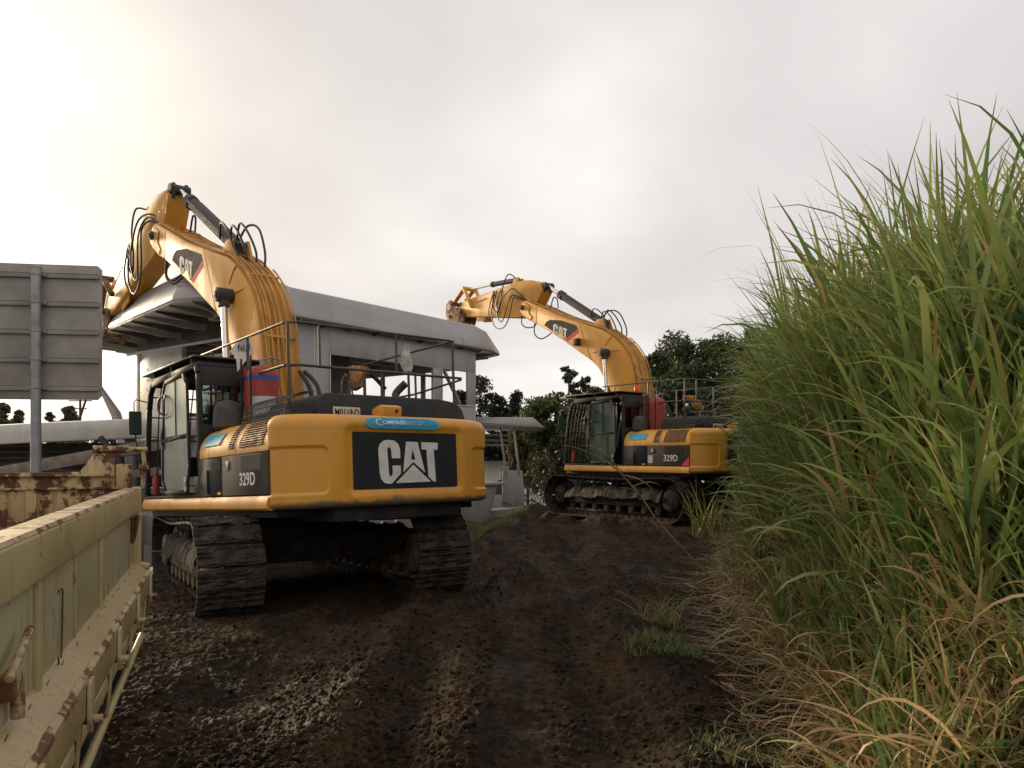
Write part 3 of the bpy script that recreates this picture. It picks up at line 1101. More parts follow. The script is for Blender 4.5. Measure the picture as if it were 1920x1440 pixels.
def boom_outline():
    top = [(4.92, 6.52), (4.28, 6.21), (3.27, 5.72), (2.4, 5.37), (1.51, 5.02), (1.18, 4.82), (0.82, 4.54), (0.53, 4.21), (0.37, 3.85), (0.29, 3.52), (0.24, 3.2), (0.12, 2.6), (-0.02, 2.05)]
    foot = [(-0.02, 1.88), (0.10, 1.77), (0.26, 1.80), (0.38, 1.92)]
    bot = [(0.86, 2.55), (1.08, 3.0), (1.26, 3.35), (1.47, 3.65), (1.68, 3.96), (1.97, 4.21), (2.45, 4.51), (3.1, 4.93), (3.86, 5.38), (4.47, 5.71), (4.82, 5.88), (5.11, 6.08), (5.27, 6.22), (5.28, 6.38), (5.12, 6.50)]
    return top + foot + bot


BF = (0.12, 1.90)       # boom foot pin


def excavator(name, label, loc, yaw, pitch, track_rot, boom_rot, stick_ang, first):
    root = empty(name, loc)
    root.rotation_euler = (Matrix.Rotation(yaw + math.pi / 2, 3, 'Z') @ Matrix.Rotation(pitch, 3, 'Y')).to_euler()
    tag(root, label, 'excavator', 'tracked excavators with raised booms')
    # ---------------- undercarriage
    mb = MB()
    mb.box(-0.95, 0.95, -0.95, 0.95, 0.30, 0.58)
    mb.prism([(-1.05, 0.25), (1.05, 0.25), (0.8, 0.55), (-0.8, 0.55)], lambda a, z: (a, -1.30, z), lambda a, z: (a, 1.30, z))
    mb.lathe((0, 0, 0.55), [(0.72, 0), (0.72, 0.16), (0.66, 0.17), (0.66, 0.34)], 48)
    uc = mb.build('car_body', M['mud_track'], root, bevel=0.02)
    uc.rotation_euler[2] = track_rot
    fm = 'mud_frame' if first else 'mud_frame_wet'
    track(root, 1, track_rot, fm)
    track(root, -1, track_rot, fm)
    # ---------------- upper frame
    mb = MB()
    mb.box(-2.5, 1.75, -1.40, 1.40, 0.90, 1.03)
    mb.box(-2.9, -0.9, -0.9, 0.9, 0.83, 1.0)
    for s in (-1, 1):
        mb.prism_xz([(-0.9, 1.03), (1.0, 1.03), (0.75, 1.75), (0.42, 2.08), (-0.12, 2.08), (-0.45, 1.6)], s * 0.31 - 0.035, s * 0.31 + 0.035)
    mb.build('upper_frame', M['black'], root, bevel=0.008)
    mb = MB()
    for s in (-1, 1):
        y0, y1 = (1.42, 1.53) if s > 0 else (-1.53, -1.42)
        prof = [(1.42, 0.99), (1.49, 0.985), (1.522, 1.01), (1.53, 1.06), (1.515, 1.12), (1.49, 1.152), (1.42, 1.155)]
        mb.prism([(a * s, z) for a, z in prof], lambda a, z: (-2.545, a, z), lambda a, z: (1.80 if s > 0 else 1.6, a, z))
    mb.prism_yz([(-1.4, 0.93), (1.4, 0.93), (1.4, 1.10), (-1.4, 1.10)], 1.76, 1.82)
    mb.build('skirt', M['yellow'], root)
    counterweight(root)
    # ---------------- engine hood with rounded shoulders
    hp = hood_profile()
    mb = MB()
    full = [(y, z) for y, z in hp] + [(-y, z) for y, z in reversed(hp)]
    mb.prism(full, lambda a, z: (-2.548, a, z), lambda a, z: (-0.80, a, z))
    # nose piece, tapering to the cab
    mb.prism([(a, z) for a, z in full if a > 0] + [(0.45, 2.052), (0.45, 1.655)], lambda a, z: (-0.797, a, z), lambda a, z: (-0.43, min(a, 1.47), z - 0.02 * (z > 1.7)))
    hood = mb.build('engine_hood', M['yellow'], root)
    for xs in (-0.80, -1.66):           # shut lines as thin dark strips laid on the hood
        mb = MB()
        ring = [(y + 0.002 * (1 if y > 0 else -1), z + 0.001) for y, z in hp]
        vs = [(xs - 0.004, a, z) for a, z in ring] + [(xs + 0.004, a, z) for a, z in ring]
        n = len(ring)
        mb.add(vs, [(i, i + 1, n + i + 1, n + i) for i in range(n - 1)])
        mb.build('shut_line', M['slat'], hood, fix=False)
    # louvres on the left shoulder
    for (xa, xb, za, zb, ns) in ((-2.42, -1.75, 1.735, 2.005, 11), (-1.60, -1.43, 1.735, 2.005, 11)):
        mb = MB()
        rows = np.linspace(za - 0.012, zb + 0.008, 14)
        vs = []
        for z in rows:
            y, nn = hood_pt(z)
            sh = (z - za) * 0.25
            for x in (xa, xb):
                vs.append((x, y + 0.0025 * nn.y, z + 0.0025 * nn.z))
        mb.add(vs, [(2 * i, 2 * i + 1, 2 * i + 3, 2 * i + 2) for i in range(len(rows) - 1)])
        g_ = mb.build('louvre_recess', M['slat'], hood, fix=False)
        for z in np.linspace(za, zb, ns):
            y, nn = hood_pt(z)
            b = MB()
            b.bar((xa + 0.01, y + 0.008 * nn.y, z + 0.008 * nn.z), (xb - 0.01, y + 0.008 * nn.y, z + 0.008 * nn.z), 0.010, 0.012, nn)
            b.build('louvre', M['slat_lit'], hood, smooth=False)
    # blue sticker on the nose
    mb = MB()
    vs = []
    quad = [(-0.82, 1.80), (-1.27, 1.80), (-1.36, 1.95), (-0.82, 1.96)]
    zz_ = np.linspace(1.80, 1.955, 6)
    for z in zz_:
        y, nn = hood_pt(z)
        k = (z - 1.80) / 0.155
        for x in (-0.60, -1.13 - 0.06 * k):
            vs.append((x, y + 0.012, z + 0.003))
    mb.add(vs, [(2 * i, 2 * i + 1, 2 * i + 3, 2 * i + 2) for i in range(5)])
    mb.build('blue_sticker', M['blue_light'], hood, fix=False)
    # ---------------- lower side doors, dark
    mb = MB()
    mb.box(-2.545, -1.245, 1.40, 1.50, 1.165, 1.648)
    d1 = mb.build('rear_side_door', M['grey_panel'], root, bevel=0.006)
    mb = MB()
    mb.box(-1.235, -0.44, 1.40, 1.488, 1.165, 1.648)
    d2 = mb.build('front_side_door', M['panel_black'], root, bevel=0.006)
    mb = MB()
    mb.box(-2.545, 1.5, -1.495, -1.40, 1.165, 1.648)
    mb.box(-0.4, 1.5, -1.47, -0.55, 1.10, 1.85)
    mb.build('right_side_boxes', M['panel_black'], root, bevel=0.01)
    for k in range(8):
        b = MB(); z = 1.462 + k * 0.0225
        b.bar((-2.37, 1.503, z), (-1.79, 1.503, z), 0.012, 0.010)
        b.build('louvre', M['black'], d1, smooth=False)
    mb = MB(); mb.box(-2.385, -1.775, 1.4985, 1.502, 1.448, 1.632); mb.build('louvre_recess', M['ink'], d1, smooth=False)
    mb = MB(); mb.box(-1.50, -1.37, 1.49, 1.506, 1.47, 1.585)
    mb.build('latch_pocket', M['ink'], d1, bevel=0.004)
    mb = MB(); mb.box(-1.46, -1.42, 1.506, 1.512, 1.50, 1.555); mb.build('latch', M['galv'], d1, bevel=0.002)
    letters('lettering', '329D', M['white'], d1, lambda u, v: (-1.77 - u, 1.5025, 1.275 + v), 0.43, 0.155, 0.018)
    mb = MB(); mb.box(-0.80, -0.76, 1.49, 1.52, 1.19, 1.50); mb.build('handle', M['black'], d2, bevel=0.006)
    mb = MB(); mb.box(-1.16, -1.06, 1.489, 1.4915, 1.185, 1.215); mb.build('small_label', M['logo_yellow'], d2, smooth=False)
    for k in range(5):
        b = MB(); b.bar((-1.18, 1.492, 1.50 + k * 0.022), (-0.85, 1.492, 1.50 + k * 0.022), 0.008, 0.008); b.build('louvre', M['black'], d2, smooth=False)
    if not first:
        mb = MB(); mb.box(-1.42, -1.27, 1.501, 1.504, 1.23, 1.42); mb.build('white_label', M['paper'], d1, smooth=False)
        mb = MB(); mb.prism([(-2.54, 1.17), (-2.30, 1.17), (-2.54, 1.38)], lambda x, z: (x, 1.5005, z), lambda x, z: (x, 1.503, z)); mb.build('red_corner', M['pink'], d1, smooth=False)
    # ---------------- black hood top, rear
    mb = MB()
    sec = [(0.88, 2.052), (0.86, 2.22), (0.80, 2.31), (0.70, 2.345), (-0.95, 2.345), (-1.20, 2.31), (-1.28, 2.22), (-1.31, 2.052)]
    mb.prism(sec, lambda a, z: (-2.56 + (z - 2.05) * 0.25, a, z), lambda a, z: (-0.9, a, z))
    mb.build('hood_top', M['black'], root, bevel=0.035, seg=3)
    # wire guard over the cooling intake, left shoulder
    mb = MB()
    gp = [(1.28, 2.06), (1.25, 2.17), (1.17, 2.27), (1.05, 2.33), (0.90, 2.345)]
    xs_ = np.linspace(-2.50, -1.35, 18)
    for x in xs_:
        mb.tube([(x, y, z) for y, z in gp], 0.006, 5, smooth=2)
    for k in range(7):
        t = k / 6 * (len(gp) - 1)
        i = min(int(t), len(gp) - 2); q = t - i
        y = gp[i][0] + (gp[i + 1][0] - gp[i][0]) * q
        z = gp[i][1] + (gp[i + 1][1] - gp[i][1]) * q
        mb.tube([(xs_[0], y, z), (xs_[-1], y, z)], 0.007, 5)
    gd = mb.build('wire_guard', M['rail'], root)
    mb = MB(); mb.box(-2.45, -1.4, 0.9, 1.18, 2.05, 2.14); mb.build('radiator_top', M['ink'], root)
    # exhaust
    mb = MB()
    mb.tube([(-1.35, -1.0, 2.30), (-1.35, -1.0, 2.45), (-1.30, -1.03, 2.56), (-1.42, -1.12, 2.70)], 0.055, 18, smooth=5)
    mb.build('exhaust_pipe', M['cyl_dark'], root)
    mb = MB()
    mb.tube([(-1.9, 0.20, 2.33), (-1.9, 0.18, 2.60), (-1.9, 0.13, 2.65), (-1.9, 0.06, 2.60), (-1.9, 0.03, 2.33)], 0.012, 8, smooth=3)
    mb.build('grab_handle', M['rail'], root)
    # ---------------- handrails round the hood
    mb = MB()
    top, low = 3.27, 2.74
    XR, XF = -1.95, 0.9
    def rail(pts, r=0.017, nm='top_rail'):
        b = MB(); b.tube(pts, r, 8); b.build(nm, M['rail'], root)
    rail([(XF, 0.93, top), (XR + 0.12, 0.93, top), (XR, 0.80, top), (XR, -1.55, top)])
    rail([(XR, -1.60, top), (XF - 0.2, -1.60, top)])
    rail([(0.35, 0.93, low), (XR + 0.12, 0.93, low), (XR, 0.80, low), (XR, -1.72, low), (XR + 0.1, -1.78, low)], 0.019, 'middle_rail')
    rail([(XR, -1.72, low - 0.02), (-0.9, -1.62, low - 0.12), (XF - 0.9, -1.6, low - 0.12)], 0.016, 'middle_rail')
    for (x, y, z0, z1) in ((XR + 0.02, 0.93, 2.05, top), (XR, 0.52, low, top), (XR, -0.62, low, top), (XR, -1.58, 2.05, top), (XR, -0.12, 2.33, low), (XR, -0.38, 2.33, low), (XR, -0.92, 2.33, low),
                           (-0.9, 0.93, 2.06, low), (-0.75, 0.93, 2.06, top), (0.5, -1.6, 1.85, top), (-0.8, -1.6, 2.06, top), (0.45, 0.93, 2.95, top)):
        b = MB(); b.tube([(x, y, z0), (x, y, z1)], 0.020 if z0 < 2.2 else 0.016, 8); b.build('rail_post', M['rail'], root)
    # rags of plastic tied to the rails
    def rag(nm, x, y, z, w, h, mat, lean=0.0, par=root):
        mb = MB(); vs = []
        for i_ in range(7):
            for j_ in range(6):
                u, v = i_ / 6, j_ / 5
                ww = w * (0.25 + 0.75 * math.sin(math.pi * min(1, u * 0.85 + 0.12)))
                vs.append((x + 0.05 * math.sin(u * 5 + v * 4) - lean * u * 0.3, y + (v - 0.5) * ww + lean * u, z - u * h + 0.03 * math.sin(v * 7)))
        mb.add(vs, [(i_ * 6 + j_, i_ * 6 + j_ + 1, (i_ + 1) * 6 + j_ + 1, (i_ + 1) * 6 + j_) for i_ in range(6) for j_ in range(5)])
        return mb.build(nm, mat, par, fix=False)
    if first:
        rag('plastic_bag', XR + 0.02, -0.80, 3.14, 0.20, 0.38, M['clear_bag'])
        b = MB(); b.prism([(0, 0), (0.30, 0.10), (0.34, -0.12), (0.20, -0.26), (0.04, -0.42), (0.02, -0.20), (-0.10, -0.10)], lambda u, v: (-0.42 - u * 0.55, 0.96 - u * 0.5, 3.22 + v * 0.9), lambda u, v: (-0.425 - u * 0.55, 0.97 - u * 0.5, 3.22 + v * 0.9))
        fl_ = b.build('warning_card', M['white'], root, smooth=False)
        for q_ in range(5):
            b = MB(); u = 0.06 + q_ * 0.05
            b.tube([(-0.425 - u * 0.55, 0.974 - u * 0.5, 3.16 - 0.02 * q_), (-0.425 - (u + 0.03) * 0.55, 0.974 - (u + 0.03) * 0.5, 3.22 - 0.015 * (q_ % 2)), (-0.425 - (u + .02) * 0.55, 0.974 - (u + .02) * 0.5, 3.12)], 0.006, 4)
            b.build('marking', M['ink'], fl_)
    # amber bracket lamps and mirror on the far side
    mb = MB(); mb.prism_xz([(-1.30, 2.62), (-1.12, 2.58), (-1.00, 2.74), (-1.10, 2.88), (-1.28, 2.84)], -0.50, -0.42)
    mb.build('amber_mirror', M['mirror_orange'], root, bevel=0.02)
    mb = MB(); mb.tube([(-0.6, -0.6, 2.95), (-0.6, -0.85, 3.0), (-0.6, -1.1, 2.9), (-0.6, -1.3, 2.72)], 0.035, 8, smooth=3)
    mb.build('mirror_arm', M['black'], root)
    mb = MB(); mb.box(-0.75, -0.5, -0.95, -0.65, 2.88, 3.02); mb.build('amber_housing', M['mirror_orange'], root, bevel=0.03)
    # ---------------- tank, air cleaner behind the cab
    mb = MB()
    mb.lathe((-0.95, 0.82, 2.02), [(0.12, 0), (0.195, 0.04), (0.205, 0.10), (0.205, 0.68), (0.195, 0.76), (0.14, 0.82), (0.05, 0.85)], 32)
    tank = mb.build('pressure_tank', M['red'], root)
    if first: mb = MB(); mb.lathe((-0.95, 0.82, 2.66), [(0.2075, 0), (0.2075, 0.055)], 32); mb.build('blue_band', M['blue_band'], tank)
    mb = MB()
    cen = Vector((-0.95, 0.82, 0))
    aa = np.linspace(R(110), R(205), 12)
    vs = [(cen.x + 0.208 * math.cos(a), cen.y + 0.208 * math.sin(a), z) for z in (2.17, 2.44) for a in aa]
    if first: mb = MB(); mb.add(vs, [(k, k + 1, 12 + k + 1, 12 + k) for k in range(11)]); mb.build('paper_label', M['paper'], tank, fix=False)
    mb = MB(); mb.tube([(-0.95, 0.82, 2.86), (-0.95, 0.82, 2.95)], 0.035, 10); mb.tube([(-0.95, 0.82, 2.94), (-1.0, 0.72, 2.98), (-1.02, 0.6, 2.95)], 0.012, 6); mb.build('valve', M['galv'], tank)
    for dx in (-0.13, 0.16):
        mb = MB(); mb.bar((-0.95 + dx, 1.04, 2.02), (-0.95 + dx, 1.04, 2.96), 0.022, 0.022); mb.build('tank_bracket', M['black'], root, smooth=False)
    mb = MB(); mb.tube([(-0.62, 0.82, 2.2), (-0.62, 0.82, 2.88)], 0.11, 14); mb.build('spare_cylinder', M['red'], root)
    mb = MB()
    mb.lathe((-0.72, 1.20, 2.03), [(0.16, 0), (0.185, 0.03), (0.185, 0.20), (0.17, 0.29), (0.12, 0.36), (0.04, 0.385)], 28)
    mb.build('air_cleaner_dome', M['cyl_dark'], root)
    # ---------------- cab
    cab_parts(root, first)
    # ---------------- boom
    bo = boom_outline()
    b0 = [(x - BF[0], z - BF[1]) for x, z in bo]
    mb = MB()
    mb.prism_xz(b0, 0.28, -0.28)
    boom = link_mesh('boom', mb.mesh('boom', M['yellow'], bevel=0.012), root, Matrix.Translation((BF[0], 0, BF[1])) @ Matrix.Rotation(boom_rot, 4, 'Y'))
    def bl(x, z):
        return (x - BF[0], z - BF[1])
    for pa, pb in (((2.47, 5.385), (1.99, 4.23)), ((4.38, 6.24), (4.45, 5.71))):       # weld seams between the plates
        mb = MB()
        a, b_ = bl(*pa), bl(*pb)
        mb.bar((a[0], 0.281, a[1]), (b_[0], 0.281, b_[1]), 0.010, 0.008, (0, 1, 0))
        mb.build('weld_seam', M['orange_line'], boom)
    # decal
    poly = [bl(*p) for p in [(4.04, 5.58), (3.93, 5.67), (3.77, 5.70), (3.27, 5.60), (2.58, 5.33), (2.51, 5.21), (3.09, 4.99)]]
    mb = MB(); mb.prism(poly, lambda x, z: (x, 0.2815, z), lambda x, z: (x, 0.284, z)); dc = mb.build('logo_decal', M['decal_dark'], boom, smooth=False)
    poly = [bl(*p) for p in [(2.51, 5.20), (3.07, 4.985), (2.98, 4.915), (2.47, 5.10)]]
    mb = MB(); mb.prism(poly, lambda x, z: (x, 0.2815, z), lambda x, z: (x, 0.284, z)); mb.build('red_stripe', M['pink'], boom, smooth=False)
    o = Vector(bl(3.64, 5.24)); ru = Vector((-0.60, -0.25)) * 0.90; uv = Vector((-0.03, 0.29)) * 1.12
    cat_logo(boom, lambda u, v, d: (o.x + ru.x * u / 1.3 * 1.16 + uv.x * v, 0.285 + d, o.y + ru.y * u / 1.3 * 1.16 + uv.y * v), 0.002, M['logo_yellow'])
    # boom tip forks and pin
    tip = bl(5.12, 6.33)
    mb = MB(); mb.cyl((tip[0], -0.34, tip[1]), (tip[0], 0.34, tip[1]), 0.085, 20); mb.cyl((tip[0], -0.36, tip[1]), (tip[0], 0.36, tip[1]), 0.045, 14)
    mb.build('stick_pin', M['cyl_dark'], boom)
    # steel lines along the back of the boom
    topl = [bl(*p) for p in boom_outline()[:13]]
    topv = [Vector((x, 0, z)) for x, z in reversed(topl)]
    sm = catmull(topv, 4)
    def off(path, y, h):
        out = []
        for i, p in enumerate(path):
            d = (path[min(i + 1, len(path) - 1)] - path[max(i - 1, 0)]).normalized()
            nn = Vector((-d.z, 0, d.x))
            out.append(p + nn * h + Vector((0, y, 0)))
        return out
    nn_ = len(sm)
    for (y, h, e0, e1, rr) in ((0.235, 0.045, 2, nn_ - 1, 0.019), (0.19, 0.055, 2, nn_ - 1, 0.019), (0.12, 0.05, 0, nn_ - 12, 0.024), (0.04, 0.05, 1, nn_ - 20, 0.021),
                               (-0.05, 0.055, 0, nn_ - 12, 0.024), (-0.15, 0.05, 2, nn_ - 1, 0.022), (-0.24, 0.045, 2, nn_ - 3, 0.019), (-0.265, 0.09, 0, nn_ - 22, 0.016), (0.255, 0.10, 6, nn_ - 22, 0.014)):
        p = off(sm[e0:e1], y, h)
        p = [q + Vector((0, 0.012 * math.sin(i * 0.22 + y * 40), 0)) for i, q in enumerate(p)]
        b = MB(); b.tube(p, rr, 6); b.build('hydraulic_line', M['orange_line'], boom)
    for k in (12, 24, 33, 43):
        if k < nn_:
            p = off(sm, 0, 0.06)[k]
            d = (sm[min(k + 1, nn_ - 1)] - sm[k - 1]).normalized()
            b = MB(); b.bar(p + Vector((0, -0.25, 0)), p + Vector((0, 0.25, 0)), 0.035, 0.03, (-d.z, 0, d.x)); b.build('line_clamp', M['orange_line'], boom)
    # thin lubrication line on the side
    b = MB(); b.tube([Vector((x, 0.288, z)) for x, z in [bl(4.98, 6.45), bl(4.72, 6.30), bl(4.80, 6.12), bl(4.66, 5.95), bl(4.72, 5.86)]], 0.008, 5, smooth=4); b.build('grease_line', M['rubber'], boom)
    b = MB(); b.tube([Vector((x, 0.288, z)) for x, z in [bl(1.9, 4.42), bl(1.55, 4.44), bl(1.25, 4.36), bl(0.86, 4.36)]], 0.008, 5); b.build('grease_line', M['orange_line'], boom)
    b = MB(); b.tube([Vector((x, 0.288, z)) for x, z in [bl(1.40, 4.55), bl(1.22, 4.72), bl(1.1, 4.78)]], 0.008, 5, smooth=3); b.build('grease_line', M['orange_line'], boom)
    if not first:
        b = MB(); b.box(bl(2.4, 0)[0], bl(2.62, 0)[0], 0.28, 0.40, bl(0, 4.72)[1], bl(0, 4.92)[1]); b.build('work_lamp', M['black'], boom, bevel=0.015)
    # boom cylinders, one each side
    Rb = Matrix.Rotation(boom_rot, 3, 'Y')
    def bw(x, z):      # boom space -> machine space
        v = Rb @ Vector((x - BF[0], 0, z - BF[1]))
        return (v.x + BF[0], v.z + BF[1])
    hx, hz = bw(1.30, 4.33)
    for s in (1, -1):
        y = s * 0.42
        foot = Vector((1.12, y, 1.35)); head = Vector((hx, y, hz))
        d = (head - foot).normalized()
        b = MB(); b.cyl(foot, foot + d * 1.45, 0.095, 20); b.cyl(foot + d * 1.40, foot + d * 1.50, 0.108, 20); b.build('boom_cylinder', M['cyl_dark'], root)
        b = MB(); b.cyl(foot + d * 1.4, head, 0.050, 18); b.build('cylinder_rod', M['chrome'], root)
        b = MB(); b.cyl((hx, s * 0.28, hz), (hx, s * 0.54, hz), 0.115, 20); b.cyl((hx, s * 0.54, hz), (hx, s * 0.56, hz), 0.06, 14); b.bar(head, head - d * 0.19, 0.15, 0.14); b.build('rod_eye', M['cyl_dark'], root, bevel=0.01)
    # ---------------- stick
    tw = Rb @ Vector((tip[0], 0, tip[1]))
    sp = Vector((tw.x + BF[0], 0, tw.z + BF[1]))
    Ms = Matrix.Translation(sp) @ Matrix.Rotation(-stick_ang, 4, 'Y') @ Matrix.Diagonal((1.10, 1, 1, 1))
    dq = 0.13 if first else 0.02
    so_ = [(-0.26, 0.88 - dq), (-0.72, 0.70 - dq), (-0.80, 0.54 - dq), (-0.60, 0.18), (-0.20, -0.24), (0.30, -0.29), (1.8, -0.22), (3.28, -0.17), (3.40, -0.03), (3.38, 0.22), (3.2, 0.38), (1.8, 0.62), (0.56, 0.84 - dq * 0.5), (0.1, 0.90 - dq)]
    mb = MB(); mb.prism_xz(so_, 0.215, -0.215)
    stick = link_mesh('stick', mb.mesh('stick', M['yellow'], bevel=0.012), root, Ms)
    mb = MB()
    for s in (-1, 1):
        mb.prism_xz([(a_, c_ - dq) for a_, c_ in [(-0.62, 0.50), (-0.80, 0.50), (-0.92, 0.66), (-0.88, 0.78), (-0.74, 0.80), (-0.55, 0.72)]], s * 0.12 - 0.03, s * 0.12 + 0.03)
    mb.build('clevis', M['cyl_dark'], stick, bevel=0.01)
    mb = MB()
    for s in (-1, 1):
        mb.prism_xz([(0.42, 0.80), (0.80, 0.74), (0.70, 0.98), (0.52, 1.02)], s * 0.10 - 0.025, s * 0.10 + 0.025)
    mb.build('bucket_cylinder_lug', M['yellow'], stick, bevel=0.01)
    mb = MB(); mb.prism_xz([(1.95, -0.15), (2.55, -0.13), (2.48, -0.36), (2.02, -0.36)], 0.12, 0.15); mb.prism_xz([(1.95, -0.15), (2.55, -0.13), (2.48, -0.36), (2.02, -0.36)], -0.15, -0.12)
    mb.build('lifting_bracket', M['yellow'], stick, bevel=0.008)
    # bucket cylinder on the back of the stick
    a, m_, e_ = Vector((0.62, 0, 0.96)), Vector((1.95, 0, 0.90)), Vector((3.15, 0, 0.80))
    b = MB(); b.cyl(a, m_, 0.085, 18); b.cyl(m_ - (m_ - a).normalized() * .08, m_, 0.10, 18); b.build('bucket_cylinder', M['cyl_dark'], stick)
    b = MB(); b.cyl(m_, e_, 0.040, 14); b.build('bucket_cylinder_rod', M['chrome'], stick)
    # linkage
    b = MB()
    for s in (-1, 1):
        b.bar((2.70, s * 0.25, 0.16), (3.22, s * 0.25, 0.84), 0.05, 0.14, (0, 1, 0))
        b.bar((3.22, s * 0.20, 0.84), (3.78, s * 0.20, 0.36), 0.05, 0.16, (0, 1, 0))
    b.cyl((3.22, -0.3, 0.82), (3.22, 0.3, 0.82), 0.07, 16); b.cyl((2.70, -0.3, 0.16), (2.70, 0.3, 0.16), 0.06, 14)
    b.build('bucket_linkage', M['rust_steel'] if first else M['yellow'], stick, bevel=0.008)
    # quick coupler without a bucket, rusty
    b = MB()
    cp = [(3.02, -0.10), (3.10, -0.42), (3.22, -0.46), (3.30, -0.34), (3.44, -0.52), (3.62, -0.44), (3.78, -0.50), (4.02, -0.42), (4.20, -0.08), (4.22, 0.26), (4.02, 0.44), (3.86, 0.42), (3.66, 0.18), (3.42, 0.14), (3.2, 0.06)]
    for s in (-1, 1):
        b.prism_xz(cp, s * 0.24 - 0.03, s * 0.24 + 0.03)
    b.box(3.35, 4.1, -0.22, 0.22, -0.32, -0.1)
    b.cyl((3.28, -0.33, 0.02), (3.28, 0.33, 0.02), 0.075, 16); b.cyl((3.84, -0.33, 0.30), (3.84, 0.33, 0.30), 0.07, 16)
    b.cyl((3.95, -0.3, -0.15), (3.95, 0.3, -0.15), 0.06, 14)
    b.build('quick_coupler', M['rust_steel'], stick, bevel=0.01)
    # ---------------- stick (arm) cylinder on the boom's back
    bx, bz = bw(1.72, 5.28)
    ev = Ms @ Vector((-0.80, 0, 0.68 - dq))
    base = Vector((bx, 0, bz)); eye = Vector((ev.x, 0, ev.z)); d = (eye - base).normalized(); L = (eye - base).length
    b = MB(); b.cyl(base, base + d * (L - 0.78), 0.115, 24); b.cyl(base + d * (L - 0.86), base + d * (L - 0.68), 0.135, 24)
    for s in (-1, 1):
        b.bar(base + Vector((0, s * 0.12, 0.06)), base + d * (L - 0.9) + Vector((0, s * 0.12, 0.06)), 0.035, 0.035)
    b.bar(base - d * 0.12, base + d * 0.1, 0.18, 0.22)
    b.build('stick_cylinder', M['cyl_dark'], root)
    b = MB(); b.cyl(base + d * (L - 0.8), eye, 0.062, 18); b.build('cylinder_rod', M['chrome'], root)
    b = MB(); b.cyl(eye + Vector((0, -0.19, 0)), eye + Vector((0, 0.19, 0)), 0.10, 18); b.build('rod_eye', M['cyl_dark'], root)
    lug = MB()
    for s in (-1, 1):
        x_, z_ = bl(1.72, 5.28)
        lug.prism_xz([(x_ - 0.25, z_ - 0.25), (x_ + 0.35, z_ - 0.10), (x_ + 0.1, z_ + 0.1), (x_ - 0.12, z_ + 0.1)], s * 0.14 - 0.025, s * 0.14 + 0.025)
    lug.build('cylinder_lug', M['yellow'], boom, bevel=0.01)
    # ---------------- rubber hoses
    def wb(x, z, y):   # boom-space photo coordinates -> machine
        q = bw(x, z); return Vector((q[0], y, q[1]))
    def ws(x, z, y):
        return Ms @ Vector((x, y, z))
    hoses = [
        [wb(4.95, 6.55, 0.22), wb(5.35, 6.75, 0.30), ws(0.55, 0.35, 0.34), ws(0.8, -0.25, 0.33), ws(0.95, -0.42, 0.30), ws(1.15, -0.30, 0.30), ws(1.3, 0.1, 0.28), ws(1.25, 0.5, 0.25), ws(1.1, 0.75, 0.18)],
        [wb(4.95, 6.53, 0.17), wb(5.30, 6.66, 0.30), ws(0.40, 0.30, 0.34), ws(0.55, -0.30, 0.34), ws(0.80, -0.62, 0.33), ws(1.25, -0.60, 0.3), ws(1.52, -0.2, 0.28), ws(1.50, 0.3, 0.26), ws(1.42, 0.62, 0.22)],
        [wb(4.90, 6.52, 0.12), wb(5.25, 6.80, 0.26), ws(0.50, 0.62, 0.34), ws(0.95, 0.30, 0.36), ws(1.15, -0.05, 0.34), ws(1.40, 0.35, 0.26), ws(1.62, 0.58, 0.22)],
        [ws(1.55, 0.62, 0.23), ws(1.62, 0.20, 0.30), ws(1.66, -0.10, 0.30), ws(1.58, -0.32, 0.28)],
        [ws(0.62, 1.0, 0.10), ws(0.85, 1.12, 0.24), ws(1.02, 0.7, 0.30), ws(1.05, 0.2, 0.30), ws(1.25, -0.12, 0.28), ws(1.5, 0.1, 0.25), ws(1.6, 0.5, 0.22)],
        [wb(4.70, 5.86, 0.10), wb(4.75, 5.50, 0.15), wb(4.5, 5.32, 0.12), wb(4.2, 5.40, 0.05), wb(4.15, 5.60, 0.0)] if first else
        [ws(0.2, -0.25, 0.1), ws(0.15, -0.50, 0.12), ws(-0.1, -0.62, 0.10), ws(-0.4, -0.55, 0.05), ws(-0.5, -0.2, 0.0)],
        [wb(4.62, 5.80, 0.18), wb(4.62, 5.42, 0.2), wb(4.35, 5.22, 0.16), wb(4.02, 5.34, 0.05), wb(4.02, 5.50, 0.0)],
        [wb(1.75, 5.30, 0.10), wb(1.55, 5.55, 0.16), wb(1.30, 5.42, 0.18), wb(1.15, 5.15, 0.14), wb(1.10, 4.92, 0.10)],
        [wb(1.75, 5.30, 0.0), wb(1.50, 5.60, 0.05), wb(1.22, 5.40, 0.04), wb(1.02, 5.05, 0.0), wb(1.0, 4.86, 0.0)],
        [wb(1.95, 5.42, -0.1), wb(1.60, 5.62, -0.12), wb(1.25, 5.50, -0.16), wb(0.95, 5.05, -0.12), wb(0.92, 4.78, -0.1)],
        [wb(2.10, 5.50, 0.14), wb(1.9, 5.70, 0.2), wb(1.55, 5.50, 0.24), wb(1.40, 5.18, 0.2), wb(1.30, 5.02, 0.16)],
        [wb(4.15, 6.20, -0.1), wb(4.05, 6.48, -0.12), wb(3.85, 6.40, -0.1), wb(3.75, 6.10, -0.05)],
        [Vector((0.05, -0.30, 3.0)), Vector((-0.25, -0.34, 2.75)), Vector((-0.38, -0.34, 2.3)), Vector((-0.30, -0.3, 1.9))],
        [Vector((0.05, -0.22, 3.0)), Vector((-0.22, -0.24, 2.7)), Vector((-0.34, -0.24, 2.25)), Vector((-0.26, -0.2, 1.9))],
    ]
